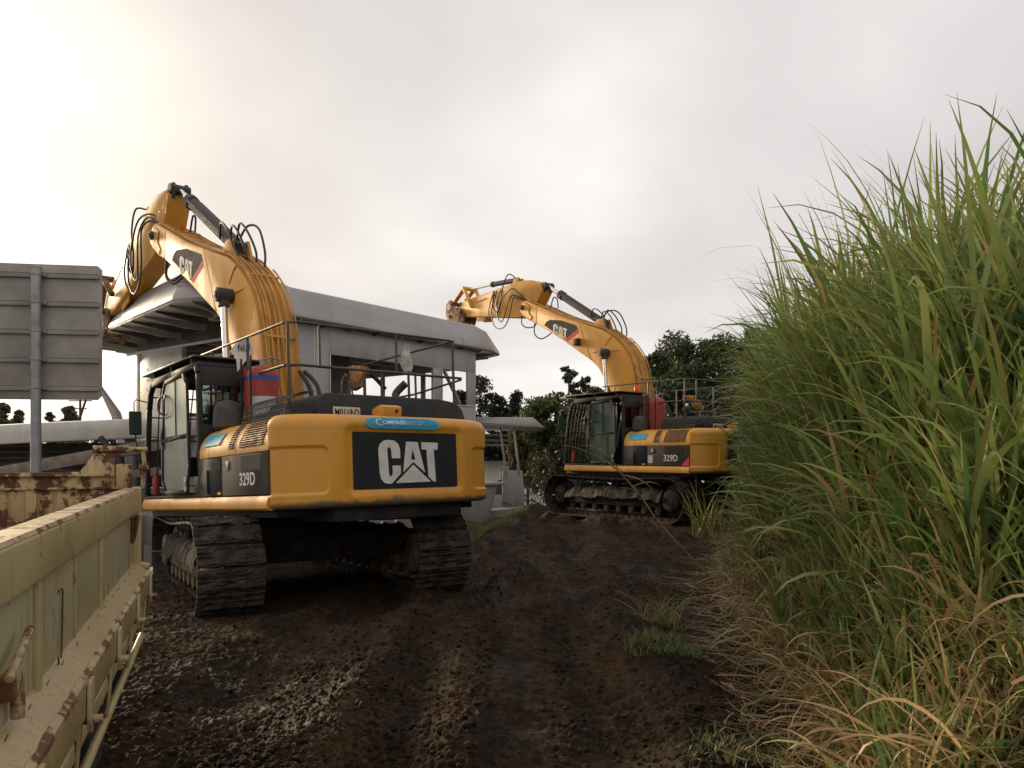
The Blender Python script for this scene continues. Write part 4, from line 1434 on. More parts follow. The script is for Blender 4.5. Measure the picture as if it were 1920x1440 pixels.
    for k, h in enumerate(hoses):
        b = MB(); b.tube(h, 0.019 if k < 12 else 0.034, 7, smooth=7); b.build('hose', M['rubber'], root)
    b = MB(); b.tube([ws(1.95, 0.42, 0.23), ws(2.5, 0.30, 0.24), ws(2.75, 0.36, 0.24)], 0.012, 5, smooth=3); b.build('grease_line', M['orange_line'], root)
    return root


def cab_parts(root, first):
    K = M['black']
    YL, YR = 1.45, 0.50
    # floor sill and rear box
    b = MB(); b.box(-0.40, 1.84, YR, 1.47, 1.03, 1.20); b.box(-0.42, 1.86, YR, 1.475, 1.16, 1.20); cabf = b.build('cab_floor', K, root, bevel=0.01)
    # frame of the left side: one outline with openings made of pillars and rails
    fr = MB()
    def lp(pts, w, y=YL, nm=None, d=0.06):
        for p, q in zip(pts, pts[1:]):
            fr.bar((p[0], y, p[1]), (q[0], y, q[1]), w, d, (0, 1, 0))
    for y in (YL - 0.01, YR + 0.02):
        lp([(1.84, 1.18), (1.80, 1.75), (1.68, 2.50), (1.60, 2.74), (1.47, 2.86), (0.6, 2.90), (-0.30, 2.91), (-0.37, 2.80), (-0.40, 1.18)], 0.085, y, d=0.07)
        fr.bar((0.78, y, 1.18), (0.72, y, 2.88), 0.07, 0.06, (0, 1, 0))
    for x, z in ((1.50, 2.86), (-0.33, 2.89)):
        fr.bar((x, YR, z), (x, YL, z), 0.08, 0.07)
    fr.bar((1.84, YR, 1.20), (1.84, YL, 1.20), 0.08, 0.08)
    fr.bar((-0.40, YR, 2.02), (-0.40, YL, 2.02), 0.08, 0.10)
    cab = fr.build('cab_frame', K, root, bevel=0.015)
    b = MB(); b.box(-0.38, 1.52, YR, YL + 0.01, 2.885, 2.955); b.build('cab_roof', K, root, bevel=0.025)
    b = MB(); b.box(-0.425, -0.37, YR, YL - 0.02, 1.10, 2.12); b.build('rear_panel', K, root, bevel=0.01)
    b = MB(); b.box(-0.425, -0.375, YR, YL - 0.02, 2.64, 2.89); b.build('rear_header', K, root, bevel=0.01)
    b = MB(); b.box(-0.405, -0.395, YR + 0.03, YL - 0.05, 2.12, 2.64); b.build('rear_window', M['glass'], root, smooth=False)
    b = MB(); b.box(-0.415, -0.385, 1.0, 1.03, 2.12, 2.64); b.build('window_bar', K, root)
    b = MB(); b.box(-0.3, 1.7, YR - 0.005, YR + 0.005, 1.85, 2.8); b.build('right_window', M['glass'], root, smooth=False)
    b = MB(); b.box(-0.35, 1.7, YR - 0.03, YR + 0.02, 1.2, 1.85); b.build('right_wall', K, root)
    # roof guard plate with overhang
    b = MB(); b.box(-0.28, 1.92, YR - 0.02, YL + 0.03, 3.035, 3.06); b.build('roof_guard', M['rail'], root, bevel=0.004)
    for x in (-0.15, 0.65, 1.4):
        b = MB(); b.box(x, x + 0.05, YR, YL, 2.95, 3.036); b.build('guard_bracket', K, root, smooth=False)
    for k in range(7):
        b = MB(); y = YR + 0.06 + k * 0.14
        b.bar((1.52, y, 2.98), (1.90, y, 2.99), 0.02, 0.03); b.build('guard_bar', M['rail'], root, smooth=False)
    # beacon
    b = MB(); b.lathe((-0.15, 0.72, 3.06), [(0.07, 0), (0.075, 0.03), (0.068, 0.12), (0.05, 0.16), (0.01, 0.175)], 18); b.build('beacon_lamp', M['beacon'], root)
    # front grille of bars
    for k in range(8):
        b = MB(); y = YR + 0.06 + k * 0.12
        b.tube([(1.90, y, 1.22), (1.87, y, 1.75), (1.74, y, 2.50), (1.62, y, 2.84)], 0.010, 6); b.build('guard_bar', M['rail'], root)
    for z, x in ((1.35, 1.895), (1.7, 1.878), (2.05, 1.82), (2.4, 1.76), (2.7, 1.68)):
        b = MB(); b.tube([(x, YR + 0.02, z), (x, YL, z)], 0.012, 6); b.build('guard_bar', M['rail'], root)
    # sliding-hinged door, latched back: frame, upper glass, lower glass
    YD = 1.515
    b = MB()
    def dl(pts, w=0.055):
        for p, q in zip(pts, pts[1:]):
            b.bar((p[0], YD, p[1]), (q[0], YD, q[1]), w, 0.035, (0, 1, 0))
    dl([(0.76, 1.26), (0.88, 1.40), (0.86, 2.02), (0.80, 2.12), (0.80, 2.66), (0.70, 2.80), (0.0, 2.83), (-0.13, 2.70), (-0.18, 1.60), (-0.06, 1.24), (0.76, 1.24)])
    dl([(0.84, 1.97), (-0.16, 2.0)], 0.045)
    dr = b.build('cab_door', K, root, bevel=0.008)
    b = MB(); b.prism_xz([(0.76, 2.02), (0.76, 2.64), (0.68, 2.76), (0.02, 2.79), (-0.10, 2.68), (-0.14, 2.02)], YD - 0.004, YD + 0.004)
    b.build('upper_pane', M['glass_blind'] if first else M['glass_dirty'], dr, smooth=False)
    b = MB(); b.bar((0.30, YD + 0.006, 2.02), (0.30, YD + 0.006, 2.78), 0.02, 0.012, (0, 1, 0)); b.build('pane_divider', K, dr)
    b = MB(); b.prism_xz([(0.74, 1.28), (0.83, 1.42), (0.81, 1.95), (-0.15, 1.96), (-0.15, 1.62), (-0.05, 1.27)], YD - 0.004, YD + 0.004)
    b.build('lower_pane', M['glass_dirty'], dr, smooth=False)
    b = MB(); b.tube([(0.74, YD + 0.02, 2.34), (0.80, YD + 0.07, 2.40), (0.80, YD + 0.07, 2.55), (0.74, YD + 0.02, 2.62)], 0.014, 7, smooth=3); b.tube([(0.74, YD + 0.02, 2.3), (0.60, YD + 0.06, 2.34), (0.58, YD + 0.06, 2.5), (0.68, YD + 0.02, 2.62)], 0.012, 6, smooth=3)
    b.build('door_handle', M['rail'], dr)
    b = MB(); b.tube([(0.80, YD + 0.02, 2.18), (0.84, YD + 0.04, 2.0), (0.82, YD + 0.02, 1.86)], 0.012, 6, smooth=3); b.build('latch_rod', M['galv'], dr)
    b = MB(); b.cyl((-0.08, YD + 0.01, 1.40), (-0.08, YD + 0.03, 1.40), 0.045, 12); b.cyl((-0.08, YD + 0.01, 1.28), (-0.08, YD + 0.03, 1.28), 0.04, 12); b.build('door_lock', M['galv'], dr)
    # ladder-like grab rails in the doorway
    for x in (1.50, 1.22):
        b = MB(); b.tube([(x, 0.62, 1.22), (x - 0.06, 0.62, 2.6)], 0.012, 6); b.build('window_guard_bar', M['rail'], root)
    for z in (1.35, 1.75, 2.1, 2.4):
        b = MB(); b.tube([(1.74, 0.60, z), (0.95, 0.60, z)], 0.012, 6); b.build('window_guard_bar', M['rail'], root)
    # seat and console
    b = MB(); b.box(0.05, 0.60, 0.75, 1.22, 1.48, 1.62); b.build('seat', M['seat'], root, bevel=0.04)
    b = MB(); b.prism_xz([(0.02, 1.6), (0.14, 1.6), (0.02, 2.28), (-0.10, 2.28)], 0.78, 1.2); b.build('seat_back', M['seat'], root, bevel=0.04)
    b = MB(); b.box(0.2, 0.75, 1.24, 1.36, 1.45, 1.72); b.box(0.05, 0.55, 0.8, 1.2, 1.2, 1.48); b.build('console', M['black'], root, bevel=0.02)
    # extinguisher by the front pillar
    b = MB(); b.lathe((1.56, 1.40, 1.22), [(0.04, 0), (0.048, 0.02), (0.048, 0.24), (0.025, 0.29), (0.018, 0.33)], 16); b.build('fire_extinguisher', M['red'], root)
    # side mirror on the front pillar
    b = MB(); b.tube([(1.66, 1.47, 2.62), (1.72, 1.62, 2.66), (1.88, 1.60, 2.64), (1.88, 1.60, 2.45)], 0.010, 6)
    mi = b.build('mirror_arm', M['rail'], root)
    b = MB(); b.tube([(1.84, 1.50, 1.30), (1.90, 1.58, 2.15)], 0.012, 6); b.build('mirror_strut', M['rail'], root)
    b = MB(); b.box(1.84, 1.89, 1.50, 1.68, 2.14, 2.50); b.build('side_mirror', M['black'], root, bevel=0.02)
    b = MB(); b.box(1.834, 1.839, 1.515, 1.665, 2.16, 2.48); b.build('mirror_face', M['glass_dirty'], root, smooth=False)


E1 = excavator('excavator', 'yellow tracked excavator nearest the camera, seen from behind, with the big logo on its counterweight',
               (-3.22, 11.35, 0.0), R(42), R(3.0), R(-12), 0.0, R(-13.5), True)
E2 = excavator('excavator', 'farther yellow tracked excavator half hidden by the tall cane, boom reaching left',
               (3.74, 20.75, 0.32), R(37.2), 0.0, R(0), R(2.0), R(6.5), False)
# ================================================================== tipper truck at the left, seen over its side
# truck frame: u towards the camera along the side, w inwards (left), z up; origin on the ground under the far corner
TR_O = Vector((-2.52, 5.20, 0))
TR_U = Vector((0.355, -0.935, 0)).normalized()
TR_W = Vector((-0.935, -0.355, 0)).normalized()


def truck():
    root = empty('tipper_truck', TR_O)
    root.matrix_world = Matrix(((TR_U.x, TR_W.x, 0, TR_O.x), (TR_U.y, TR_W.y, 0, TR_O.y), (0, 0, 1, 0), (0, 0, 0, 1)))
    # this frame is left-handed if u x w points down: keep it right-handed by using -w as y
    root.matrix_world = Matrix(((TR_U.x, -TR_W.x, 0, TR_O.x), (TR_U.y, -TR_W.y, 0, TR_O.y), (0, 0, 1, 0), (0, 0, 0, 1)))
    tag(root, 'cream tipper truck with rust-streaked drop side, cut off by the left edge of the photo', 'truck')
    LN = 4.6        # bed length
    W = 2.2
    # local y = outward (towards the lane); inside of the bed is y < 0
    cr, cre = M['cream'], M['cream_rusty']
    M['ledge'] = streaky_paint('truck_ledge_paint', (0.36, 0.27, 0.12), (0.15, 0.06, 0.025), (0.27, 0.18, 0.08), 0.62)
    b = MB(); b.box(0.02, LN, -0.055, -0.020, 0.94, 1.38); sp = b.build('side_panel', M['cream_side'], root, bevel=0.004)
    b = MB()
    b.prism_yz([(-0.075, 1.35), (0.012, 1.345), (0.016, 1.36), (0.016, 1.485), (0.0, 1.502), (-0.065, 1.502), (-0.078, 1.488)], 0.0, LN)
    b.build('top_rail', cr, root, bevel=0.004)
    b = MB(); b.prism_yz([(-0.070, 1.5035), (-0.005, 1.5035), (0.006, 1.499), (0.012, 1.492), (0.016, 1.494), (0.008, 1.506), (-0.072, 1.507)], 0.01, LN); b.build('worn_edge', cre, root)
    # upright ribs pressed in the side
    for u in (0.02, 1.62, 2.98, 4.34):
        b = MB(); b.box(u, u + 0.045, -0.021, -0.002, 0.945, 1.352); b.build('side_rib', cr, root, bevel=0.004)
    for u in (0.30, 2.30, 3.60):
        b = MB(); b.box(u, u + 0.012, -0.0205, -0.014, 0.96, 1.34); b.build('fold_line', cr, root, bevel=0.003)
    # ledge along the floor edge
    b = MB(); b.prism_yz([(-0.022, 1.01), (0.078, 0.935), (0.078, 0.805), (0.063, 0.805), (0.063, 0.90), (-0.022, 0.95)], 0.0, LN); b.build('floor_edge_rail', M['ledge'], root, bevel=0.004)
    b = MB()
    n = 150
    us = np.linspace(0, LN, n)
    vs = []
    for u in us:
        j = 0.012 * float(vnoise(np.array(u * 23), np.array(1.5), 4))
        vs += [(u, 0.066 - j, 0.9465 + j * 0.75), (u, 0.0795, 0.9375), (u, 0.0805, 0.925 - j)]
    b.add(vs, [(3 * i + k, 3 * i + k + 1, 3 * i + 4 + k, 3 * i + 3 + k) for i in range(n - 1) for k in (0, 1)])
    b.build('rusty_lip', M['cream_rusty'], root, fix=False)
    b = MB(); b.prism_yz([(-0.10, 0.80), (0.045, 0.72), (0.045, 0.66), (0.035, 0.66), (0.035, 0.70), (-0.10, 0.76)], 0.05, LN); b.build('lower_flange', cr, root, bevel=0.003)
    b = MB(); b.box(0.05, LN, -0.35, -0.10, 0.62, 0.80); b.build('chassis_beam', M['rust_dark'], root)
    # rope rail
    b = MB(); b.tube([(0.02, 0.03, 0.52), (LN, 0.03, 0.52)], 0.020, 12); b.build('rope_rail', cr, root)
    # hinge lugs, straps
    for u in (0.06, 0.90, 1.79, 2.66, 3.5, 4.3):
        b = MB()
        b.prism([(u - 0.035, 0.93), (u + 0.035, 0.93), (u + 0.05, 0.80), (u + 0.02, 0.74), (u - 0.02, 0.74), (u - 0.05, 0.80)], lambda x, z: (x, 0.080, z), lambda x, z: (x, 0.094, z))
        lg = b.build('hinge_lug', cr, root, bevel=0.003)
        b = MB(); b.cyl((u, 0.05, 0.785), (u, 0.125, 0.785), 0.016, 14); b.build('hinge_pin', cre, lg)
        b = MB(); b.bar((u + 0.03, 0.06, 0.79), (u + 0.03, 0.035, 0.50), 0.045, 0.010, (0, 1, 0)); b.build('strap', cr, root, bevel=0.002)
    # weld beads, small hooks
    for k in range(16):
        u = 0.18 + k * 0.27 + random.uniform(-.03, .03)
        b = MB(); b.bar((u, -0.006, 0.992), (u + random.uniform(.05, .11), -0.002, 0.990), 0.010, 0.008); b.build('weld_bead', M['rust_dark'], sp)
    b = MB(); b.tube([(0.20, 0.0, 1.30), (0.20, 0.022, 1.33), (0.24, 0.022, 1.30), (0.24, 0.0, 1.18)], 0.012, 7, smooth=3); b.box(0.16, 0.27, -0.02, 0.002, 1.16, 1.32); b.build('rope_hook', M['rust_dark'], root)
    b = MB(); b.tube([(2.64, -0.017, 1.24), (2.60, -0.012, 1.245), (2.58, -0.014, 1.20), (2.60, -0.014, 1.02), (2.68, -0.008, 0.99), (2.72, -0.004, 1.03)], 0.003, 5, smooth=4); b.build('wire', M['rust_dark'], root)
    # drop-side latch, near the camera
    b = MB()
    b.tube([(3.50, 0.02, 1.16), (3.26, 0.02, 1.24)], 0.012, 10)
    b.box(3.30, 3.42, -0.02, 0.015, 1.08, 1.15)
    b.cyl((3.36, 0.01, 1.02), (3.36, 0.01, 1.09), 0.018, 12)
    b.build('side_latch', cre, root, bevel=0.004)
    # corner post and tailgate
    b = MB(); b.box(-0.07, 0.0, -0.10, 0.02, 0.60, 1.50); b.build('corner_post', cr, root, bevel=0.008)
    b = MB(); b.box(-0.065, -0.01, -0.13, -0.035, 1.50, 1.665); b.build('post_cap', M['rusty_bed'], root, bevel=0.006)
    b = MB()
    tg = [(-0.14, 0.95), (-0.14, 1.74), (-0.26, 1.74), (-0.345, 1.615), (-W, 1.60), (-W, 0.95)]
    b.prism_yz(tg, -0.060, -0.030)
    t = b.build('tailgate', M['rusty_bed'], root, bevel=0.004)
    b = MB(); b.box(-0.03, -0.005, -W, -0.14, 1.50, 1.515); b.box(-0.03, 0.0, -W, -0.14, 1.585, 1.60); b.build('tailgate_stiffener', M['rusty_bed'], t, bevel=0.003)
    for y in (-0.62, -1.1, -1.6):
        b = MB(); b.box(-0.03, -0.012, y - 0.03, y + 0.03, 0.95, 1.50); b.build('tailgate_stiffener', M['rusty_bed'], t, bevel=0.003)
    b = MB(); b.cyl((-0.045, -0.27, 1.765), (-0.045, -0.05, 1.765), 0.026, 14); b.cyl((-0.045, -0.05, 1.765), (-0.045, 0.06, 1.765), 0.016, 12); b.build('tailgate_hinge_pipe', M['rusty_bed'], root)
    b = MB(); b.tube([(-0.05, 0.03, 1.765), (-0.05, 0.04, 1.66), (-0.05, 0.03, 1.50)], 0.014, 8); b.lathe((-0.05, 0.035, 1.62), [(0.02, 0), (0.032, 0.01), (0.032, 0.03), (0.02, 0.04)], 12); b.build('hinge_link', cre, root)
    b = MB(); b.tube([(-0.06, -0.02, 0.98), (-0.05, 0.07, 0.96)], 0.03, 12); b.build('tailgate_pin', cre, root)
    # bed floor and far side
    b = MB(); b.box(0, LN, -W, -0.055, 0.90, 0.94); b.build('bed_floor', M['rusty_bed'], root)
    b = MB(); b.box(-0.06, LN, -W - 0.06, -W, 0.90, 1.5); b.build('far_side', M['rusty_bed'], root)
    b = MB(); b.box(LN, LN + 0.06, -W, 0.0, 0.90, 1.8); b.build('headboard', cr, root)
    # dark earth left in the bed
    b = MB(); b.prism([(0, 0.95), (1.6, 0.95), (1.1, 1.12), (0.3, 1.22), (0, 1.25)], lambda x, z: (x, -0.06, z - 0.08), lambda x, z: (x, -W, z)); b.build('load_of_earth', M['mud_clump'], root)
    # wheels and flaps
    wm_ = MB(); wm_.lathe((0, -0.30, 0), [(0.22, 0), (0.42, 0.02), (0.46, 0.06), (0.46, 0.22), (0.42, 0.26), (0.24, 0.27), (0.22, 0.2)], 32, (0, 1, 0))
    wme = wm_.mesh('wheel', M['tyre'])
    hb = MB(); hb.lathe((0, -0.12, 0), [(0.20, 0), (0.22, 0.05), (0.12, 0.06), (0.10, 0.10)], 20, (0, 1, 0))
    hme = hb.mesh('hub', cre)
    for u in (1.0, 2.15):
        w_ = link_mesh('wheel', wme, root, Matrix.Translation((u, -0.06, 0.46)))
        link_mesh('hub', hme, w_)
    for u in (1.0, 2.15):
        link_mesh('wheel', wme, root, Matrix.Translation((u, -W + 0.30, 0.46)))
    b = MB(); b.box(0.42, 0.43, -0.5, -0.05, 0.18, 0.72); b.build('mud_flap', M['tyre'], root)
    b = MB(); b.box(2.9, LN, -0.42, -0.08, 0.32, 0.66); b.build('toolbox', M['rust_dark'], root, bevel=0.01)
    # cab, behind the camera
    b = MB(); b.box(LN + 0.15, LN + 2.0, -W, -0.02, 0.7, 2.35); b.build('cab', cr, root, bevel=0.08, seg=3)
    link_mesh('wheel', wme, root, Matrix.Translation((LN + 1.2, -0.06, 0.46)))
    return root


TRK = truck()

# ================================================================== road sign, seen from behind
SG = empty('road_sign', (-5.51, 8.95, 0))
tag(SG, 'large road sign seen from behind, grey sheet with five rails on a galvanised pole', 'sign')
SG.rotation_euler = (0, 0, math.atan2(0.14, 0.99))
# local x to the right (and slightly away), y away
sb = MB()
sb.prism_xz([(-1.35, 2.42), (-1.35, 3.93), (-1.31, 3.97), (0.635, 3.965), (0.685, 3.915), (0.685, 2.43), (0.635, 2.38), (-1.31, 2.38)], 0.10, 0.106)
sb.build('sign_sheet', M['sign_back'], SG, bevel=0.001)
for z in (3.835, 3.505, 3.175, 2.845, 2.515):
    q = MB(); q.box(-1.30, 0.655, 0.072, 0.10, z - 0.022, z + 0.022); q.box(-1.30, 0.655, 0.064, 0.072, z - 0.030, z - 0.022); q.box(-1.30, 0.655, 0.064, 0.072, z + 0.022, z + 0.030)
    q.build('sign_rail', M['sign_back'], SG, bevel=0.002)
    q = MB(); q.lathe((0, 0, z - 0.02), [(0.059, 0), (0.062, 0.003), (0.062, 0.037), (0.059, 0.04)], 24); q.box(-0.09, 0.09, 0.045, 0.072, z - 0.02, z + 0.02); q.build('pole_clamp', M['galv'], SG)
q = MB(); q.lathe((0, 0, -0.3), [(0.055, 0), (0.055, 4.19), (0.059, 4.19), (0.059, 4.215), (0.03, 4.23)], 28); q.build('pole', M['galv'], SG)
# ================================================================== boats on the bank
DA = R(38)
BD = Vector((math.sin(DA), math.cos(DA), 0))      # along the boat's right wall, away from the camera
BE = Vector((-math.cos(DA), math.sin(DA), 0))     # leftwards and away


def tall_boat():
    # boat frame: x along BD, y along BE, origin at the near corner of the walls
    o = Vector((-5.05, 15.9, 0))
    root = empty('houseboat', o)
    root.matrix_world = Matrix(((BD.x, BE.x, 0, o.x), (BD.y, BE.y, 0, o.y), (0, 0, 1, 0), (0, 0, 0, 1)))
    tag(root, 'tall unfinished grey boat superstructure with a wide overhanging roof behind the near excavator', 'boat')
    L, W = 6.6, 5.4
    zt, zb = 4.62, 1.0

    def inv(X, Y):
        d = Vector((X, Y, 0)) - o
        return (d.dot(BD), d.dot(BE))
    plan = [inv(-4.90, 14.75), inv(-4.62, 15.9), inv(-0.55, 21.35), inv(-0.35, 22.3), inv(-0.95, 23.3), inv(-5.2, 27.0), inv(-6.8, 27.0), inv(-11.2, 21.0), inv(-11.0, 19.6), inv(-6.35, 14.45), inv(-5.6, 14.2)]
    cx_ = sum(p[0] for p in plan) / len(plan); cy_ = sum(p[1] for p in plan) / len(plan)

    def ring(k, z):
        out = []
        for x, y in plan:
            v = Vector((x - cx_, y - cy_, 0))
            l = v.length
            v = v * ((l - k) / l)
            out.append((cx_ + v.x, cy_ + v.y, z))
        return out
    b = MB()
    n = len(plan)
    levels = [(0.75, 4.60), (0.05, 4.60), (0.0, 4.64), (0.02, 4.72), (0.42, 5.26), (0.50, 5.30), (2.2, 5.38)]
    vs = []
    for k, z in levels:
        vs += ring(k, z)
    fs = [(i * n + k, i * n + (k + 1) % n, (i + 1) * n + (k + 1) % n, (i + 1) * n + k) for i in range(len(levels) - 1) for k in range(n)]
    fs.append(tuple((len(levels) - 1) * n + k for k in range(n)))
    b.add(vs, fs)
    b.add(ring(0.75, 4.62) + ring(0.75, 4.60), [tuple(range(n))])
    roof = b.build('roof', M['alu_roof'], root, bevel=0.008)
    # folded joints in the roof edge sheets
    for i in (1, 8, 9):
        pa, pb = Vector((*plan[i], 0)), Vector((*plan[(i + 1) % n], 0))
        mseg = max(1, int((pb - pa).length / 1.1))
        c0 = Vector((cx_, cy_, 0))
        for k in range(1, mseg):
            a_ = pa.lerp(pb, k / mseg)
            inn = (c0 - a_).normalized()
            jb = MB(); jb.bar(a_ + inn * 0.03 + Vector((0, 0, 4.73)), a_ + inn * 0.42 + Vector((0, 0, 5.26)), 0.025, 0.014, (0, 0, 1)); jb.build('sheet_joint', M['under'], roof, smooth=False)
    # ribs under the overhang
    for i in range(n):
        p, q = Vector((*plan[i], 0)), Vector((*plan[(i + 1) % n], 0))
        m = max(1, int((q - p).length / 0.75))
        for k in range(m):
            a = p.lerp(q, (k + 0.5) / m)
            c = Vector((cx_, cy_, 0))
            d = (q - p).normalized(); nn = Vector((-d.y, d.x, 0))
            if nn.dot(c - a) < 0: nn = -nn
            r_ = MB()
            r_.prism([(0.06, 0), (1.35, 0), (1.35, -0.16), (0.9, -0.16), (0.06, -0.03)],
                     lambda s, z: tuple(a + nn * s + d * 0.015 + Vector((0, 0, 4.60 + z))), lambda s, z: tuple(a + nn * s - d * 0.015 + Vector((0, 0, 4.60 + z))))
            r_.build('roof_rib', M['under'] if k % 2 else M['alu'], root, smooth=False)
    # ceiling beams
    for k in range(9):
        x = 0.3 + k * 0.75
        r_ = MB(); r_.box(x, x + 0.05, 0.05, W - 0.05, 4.42, 4.60); r_.build('ceiling_beam', M['alu'], root, smooth=False)
    for y in (1.3, 2.7, 4.1):
        r_ = MB(); r_.box(0.05, L - 0.05, y, y + 0.06, 4.30, 4.42); r_.build('ceiling_beam', M['alu'], root, smooth=False)

    def wallx(name, x0, x1, z0, z1, y, t=0.05, mat='alu'):
        w_ = MB(); w_.box(x0, x1, y, y + t, z0, z1); return w_.build(name, M[mat], root, bevel=0.004)

    def wally(name, y0, y1, z0, z1, x, t=0.05, mat='alu'):
        w_ = MB(); w_.box(x, x + t, y0, y1, z0, z1); return w_.build(name, M[mat], root, bevel=0.004)
    # right wall (y = 0): solid, big window opening, post, end window, end post
    wallx('wall_panel', 0.0, 1.62, zb, 4.60, 0)
    wallx('wall_header', 1.62, L, 3.98, 4.60, 0)
    wallx('wall_panel', 1.62, L, zb, 3.08, 0)
    wallx('window_post', 4.95, 5.25, 3.08, 3.98, 0)
    wallx('window_post', 6.25, L, 3.08, 3.98, 0)
    for x in (1.62, 4.93, 5.25):
        w_ = MB(); w_.box(x, x + 0.02, -0.02, 0.07, 3.08, 3.98); w_.build('window_edge', M['alu_bright'], root, smooth=False)
    w_ = MB(); w_.box(1.62, L, -0.02, 0.07, 3.06, 3.085); w_.build('window_sill', M['alu_bright'], root, smooth=False)
    w_ = MB(); w_.bar((5.35, 0.02, 3.95), (5.95, 0.02, 3.12), 0.04, 0.10, (0, 1, 0)); w_.build('window_brace', M['alu'], root)
    for x in (0.62, 1.2, 2.6, 3.9):
        w_ = MB(); w_.box(x, x + 0.012, -0.004, 0.0, zb, 4.6 if x < 1.6 else 3.06); w_.build('weld_seam', M['spot'], root, smooth=False)
    # far long wall with openings that let the sky through
    wallx('wall_panel', 0.0, 1.3, zb, 4.60, W - 0.05)
    wallx('wall_header', 1.3, L, 4.15, 4.60, W - 0.05)
    wallx('wall_panel', 1.3, L, zb, 2.85, W - 0.05)
    for x in (2.9, 4.3, 5.6):
        wallx('window_post', x, x + 0.14, 2.85, 4.15, W - 0.05)
    # rear end wall, open
    wally('wall_header', 0.06, W - 0.06, 4.10, 4.60, L - 0.05)
    wally('wall_panel', 0.06, W - 0.06, zb, 2.9, L - 0.05)
    for y in (0.08, 1.9, 3.6, W - 0.25):
        wally('window_post', y, y + 0.16, 2.9, 4.10, L - 0.05)
    # end facing the camera (x = 0): a dark doorway beside a panel of pale sheet with sun glare in its colour
    wally('wall_header', 0.06, W, 4.25, 4.60, -0.01, mat='under')  # header coloured dark to sink into the shade of the doorway
    p = wally('bright_panel', 3.30, W - 0.1, zb, 4.25, -0.015, mat='alu_bright')
    for y in (3.22, W - 0.16):
        wally('end_post', y, y + 0.12, zb, 4.25, -0.06, 0.12, 'alu_bright')
    # filler spots on the pale sheet
    for (y, z) in [(y + random.uniform(-.06, .06), z + random.uniform(-.05, .05)) for y in (3.65, 4.05, 4.5, 4.85) for z in (1.9, 2.15, 2.4, 2.65, 2.9, 3.3, 3.8) if random.random() < .72]:
        s = MB(); s.lathe((-0.0155, y, z), [(0.035, 0), (0.028, 0.004)], 10, (-1, 0, 0)); s.build('filler_spot', M['spot'], p)
    for (x, z) in [(x + random.uniform(-.08, .08), z + random.uniform(-.05, .05)) for x in (0.4, 1.0, 2.0, 2.5, 3.1, 3.7, 4.3, 5.0, 5.7) for z in (2.5, 2.75) if random.random() < .7]:
        s = MB(); s.lathe((x, -0.0005, z), [(0.035, 0), (0.028, 0.004)], 10, (0, -1, 0)); s.build('filler_spot', M['alu_bright'], root)
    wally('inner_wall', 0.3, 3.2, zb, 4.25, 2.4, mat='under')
    # bare beams at the mouth of the end bay
    for z, y0, y1 in ((4.18, 0.1, 5.2), (3.85, 0.1, 3.2)):
        r_ = MB(); r_.bar((-0.35, y0, z), (-0.35, y1, z), 0.05, 0.05); r_.build('cross_rail', M['alu'], root)
    # deck and hull
    h = MB(); h.prism_xy([(-1.2, -0.35), (L + 0.9, -0.35), (L + 0.9, W + 0.4), (-1.2, W + 0.4)], 0.92, 1.0); h.build('deck', M['alu'], root, bevel=0.01)
    h = MB(); h.prism([(-1.1, 0.92), (L + 0.6, 0.92), (L + 0.2, -0.75), (-0.8, -0.75)], lambda x, z: (x, -0.28 + (0.92 - z) * 0.12, z), lambda x, z: (x, W + 0.3 - (0.92 - z) * 0.12, z))
    hu = h.build('hull', M['alu'], root, bevel=0.02)
    for k in range(16):
        x = -0.6 + k * 0.45; z = random.choice((0.35, 0.5, 0.15))
        s = MB(); s.lathe((x, -0.285 + (0.92 - z) * 0.12, z), [(0.05, 0), (0.04, 0.004)], 10, (0, -1, 0)); s.build('filler_spot', M['spot'], hu)
    return root


TB = tall_boat()


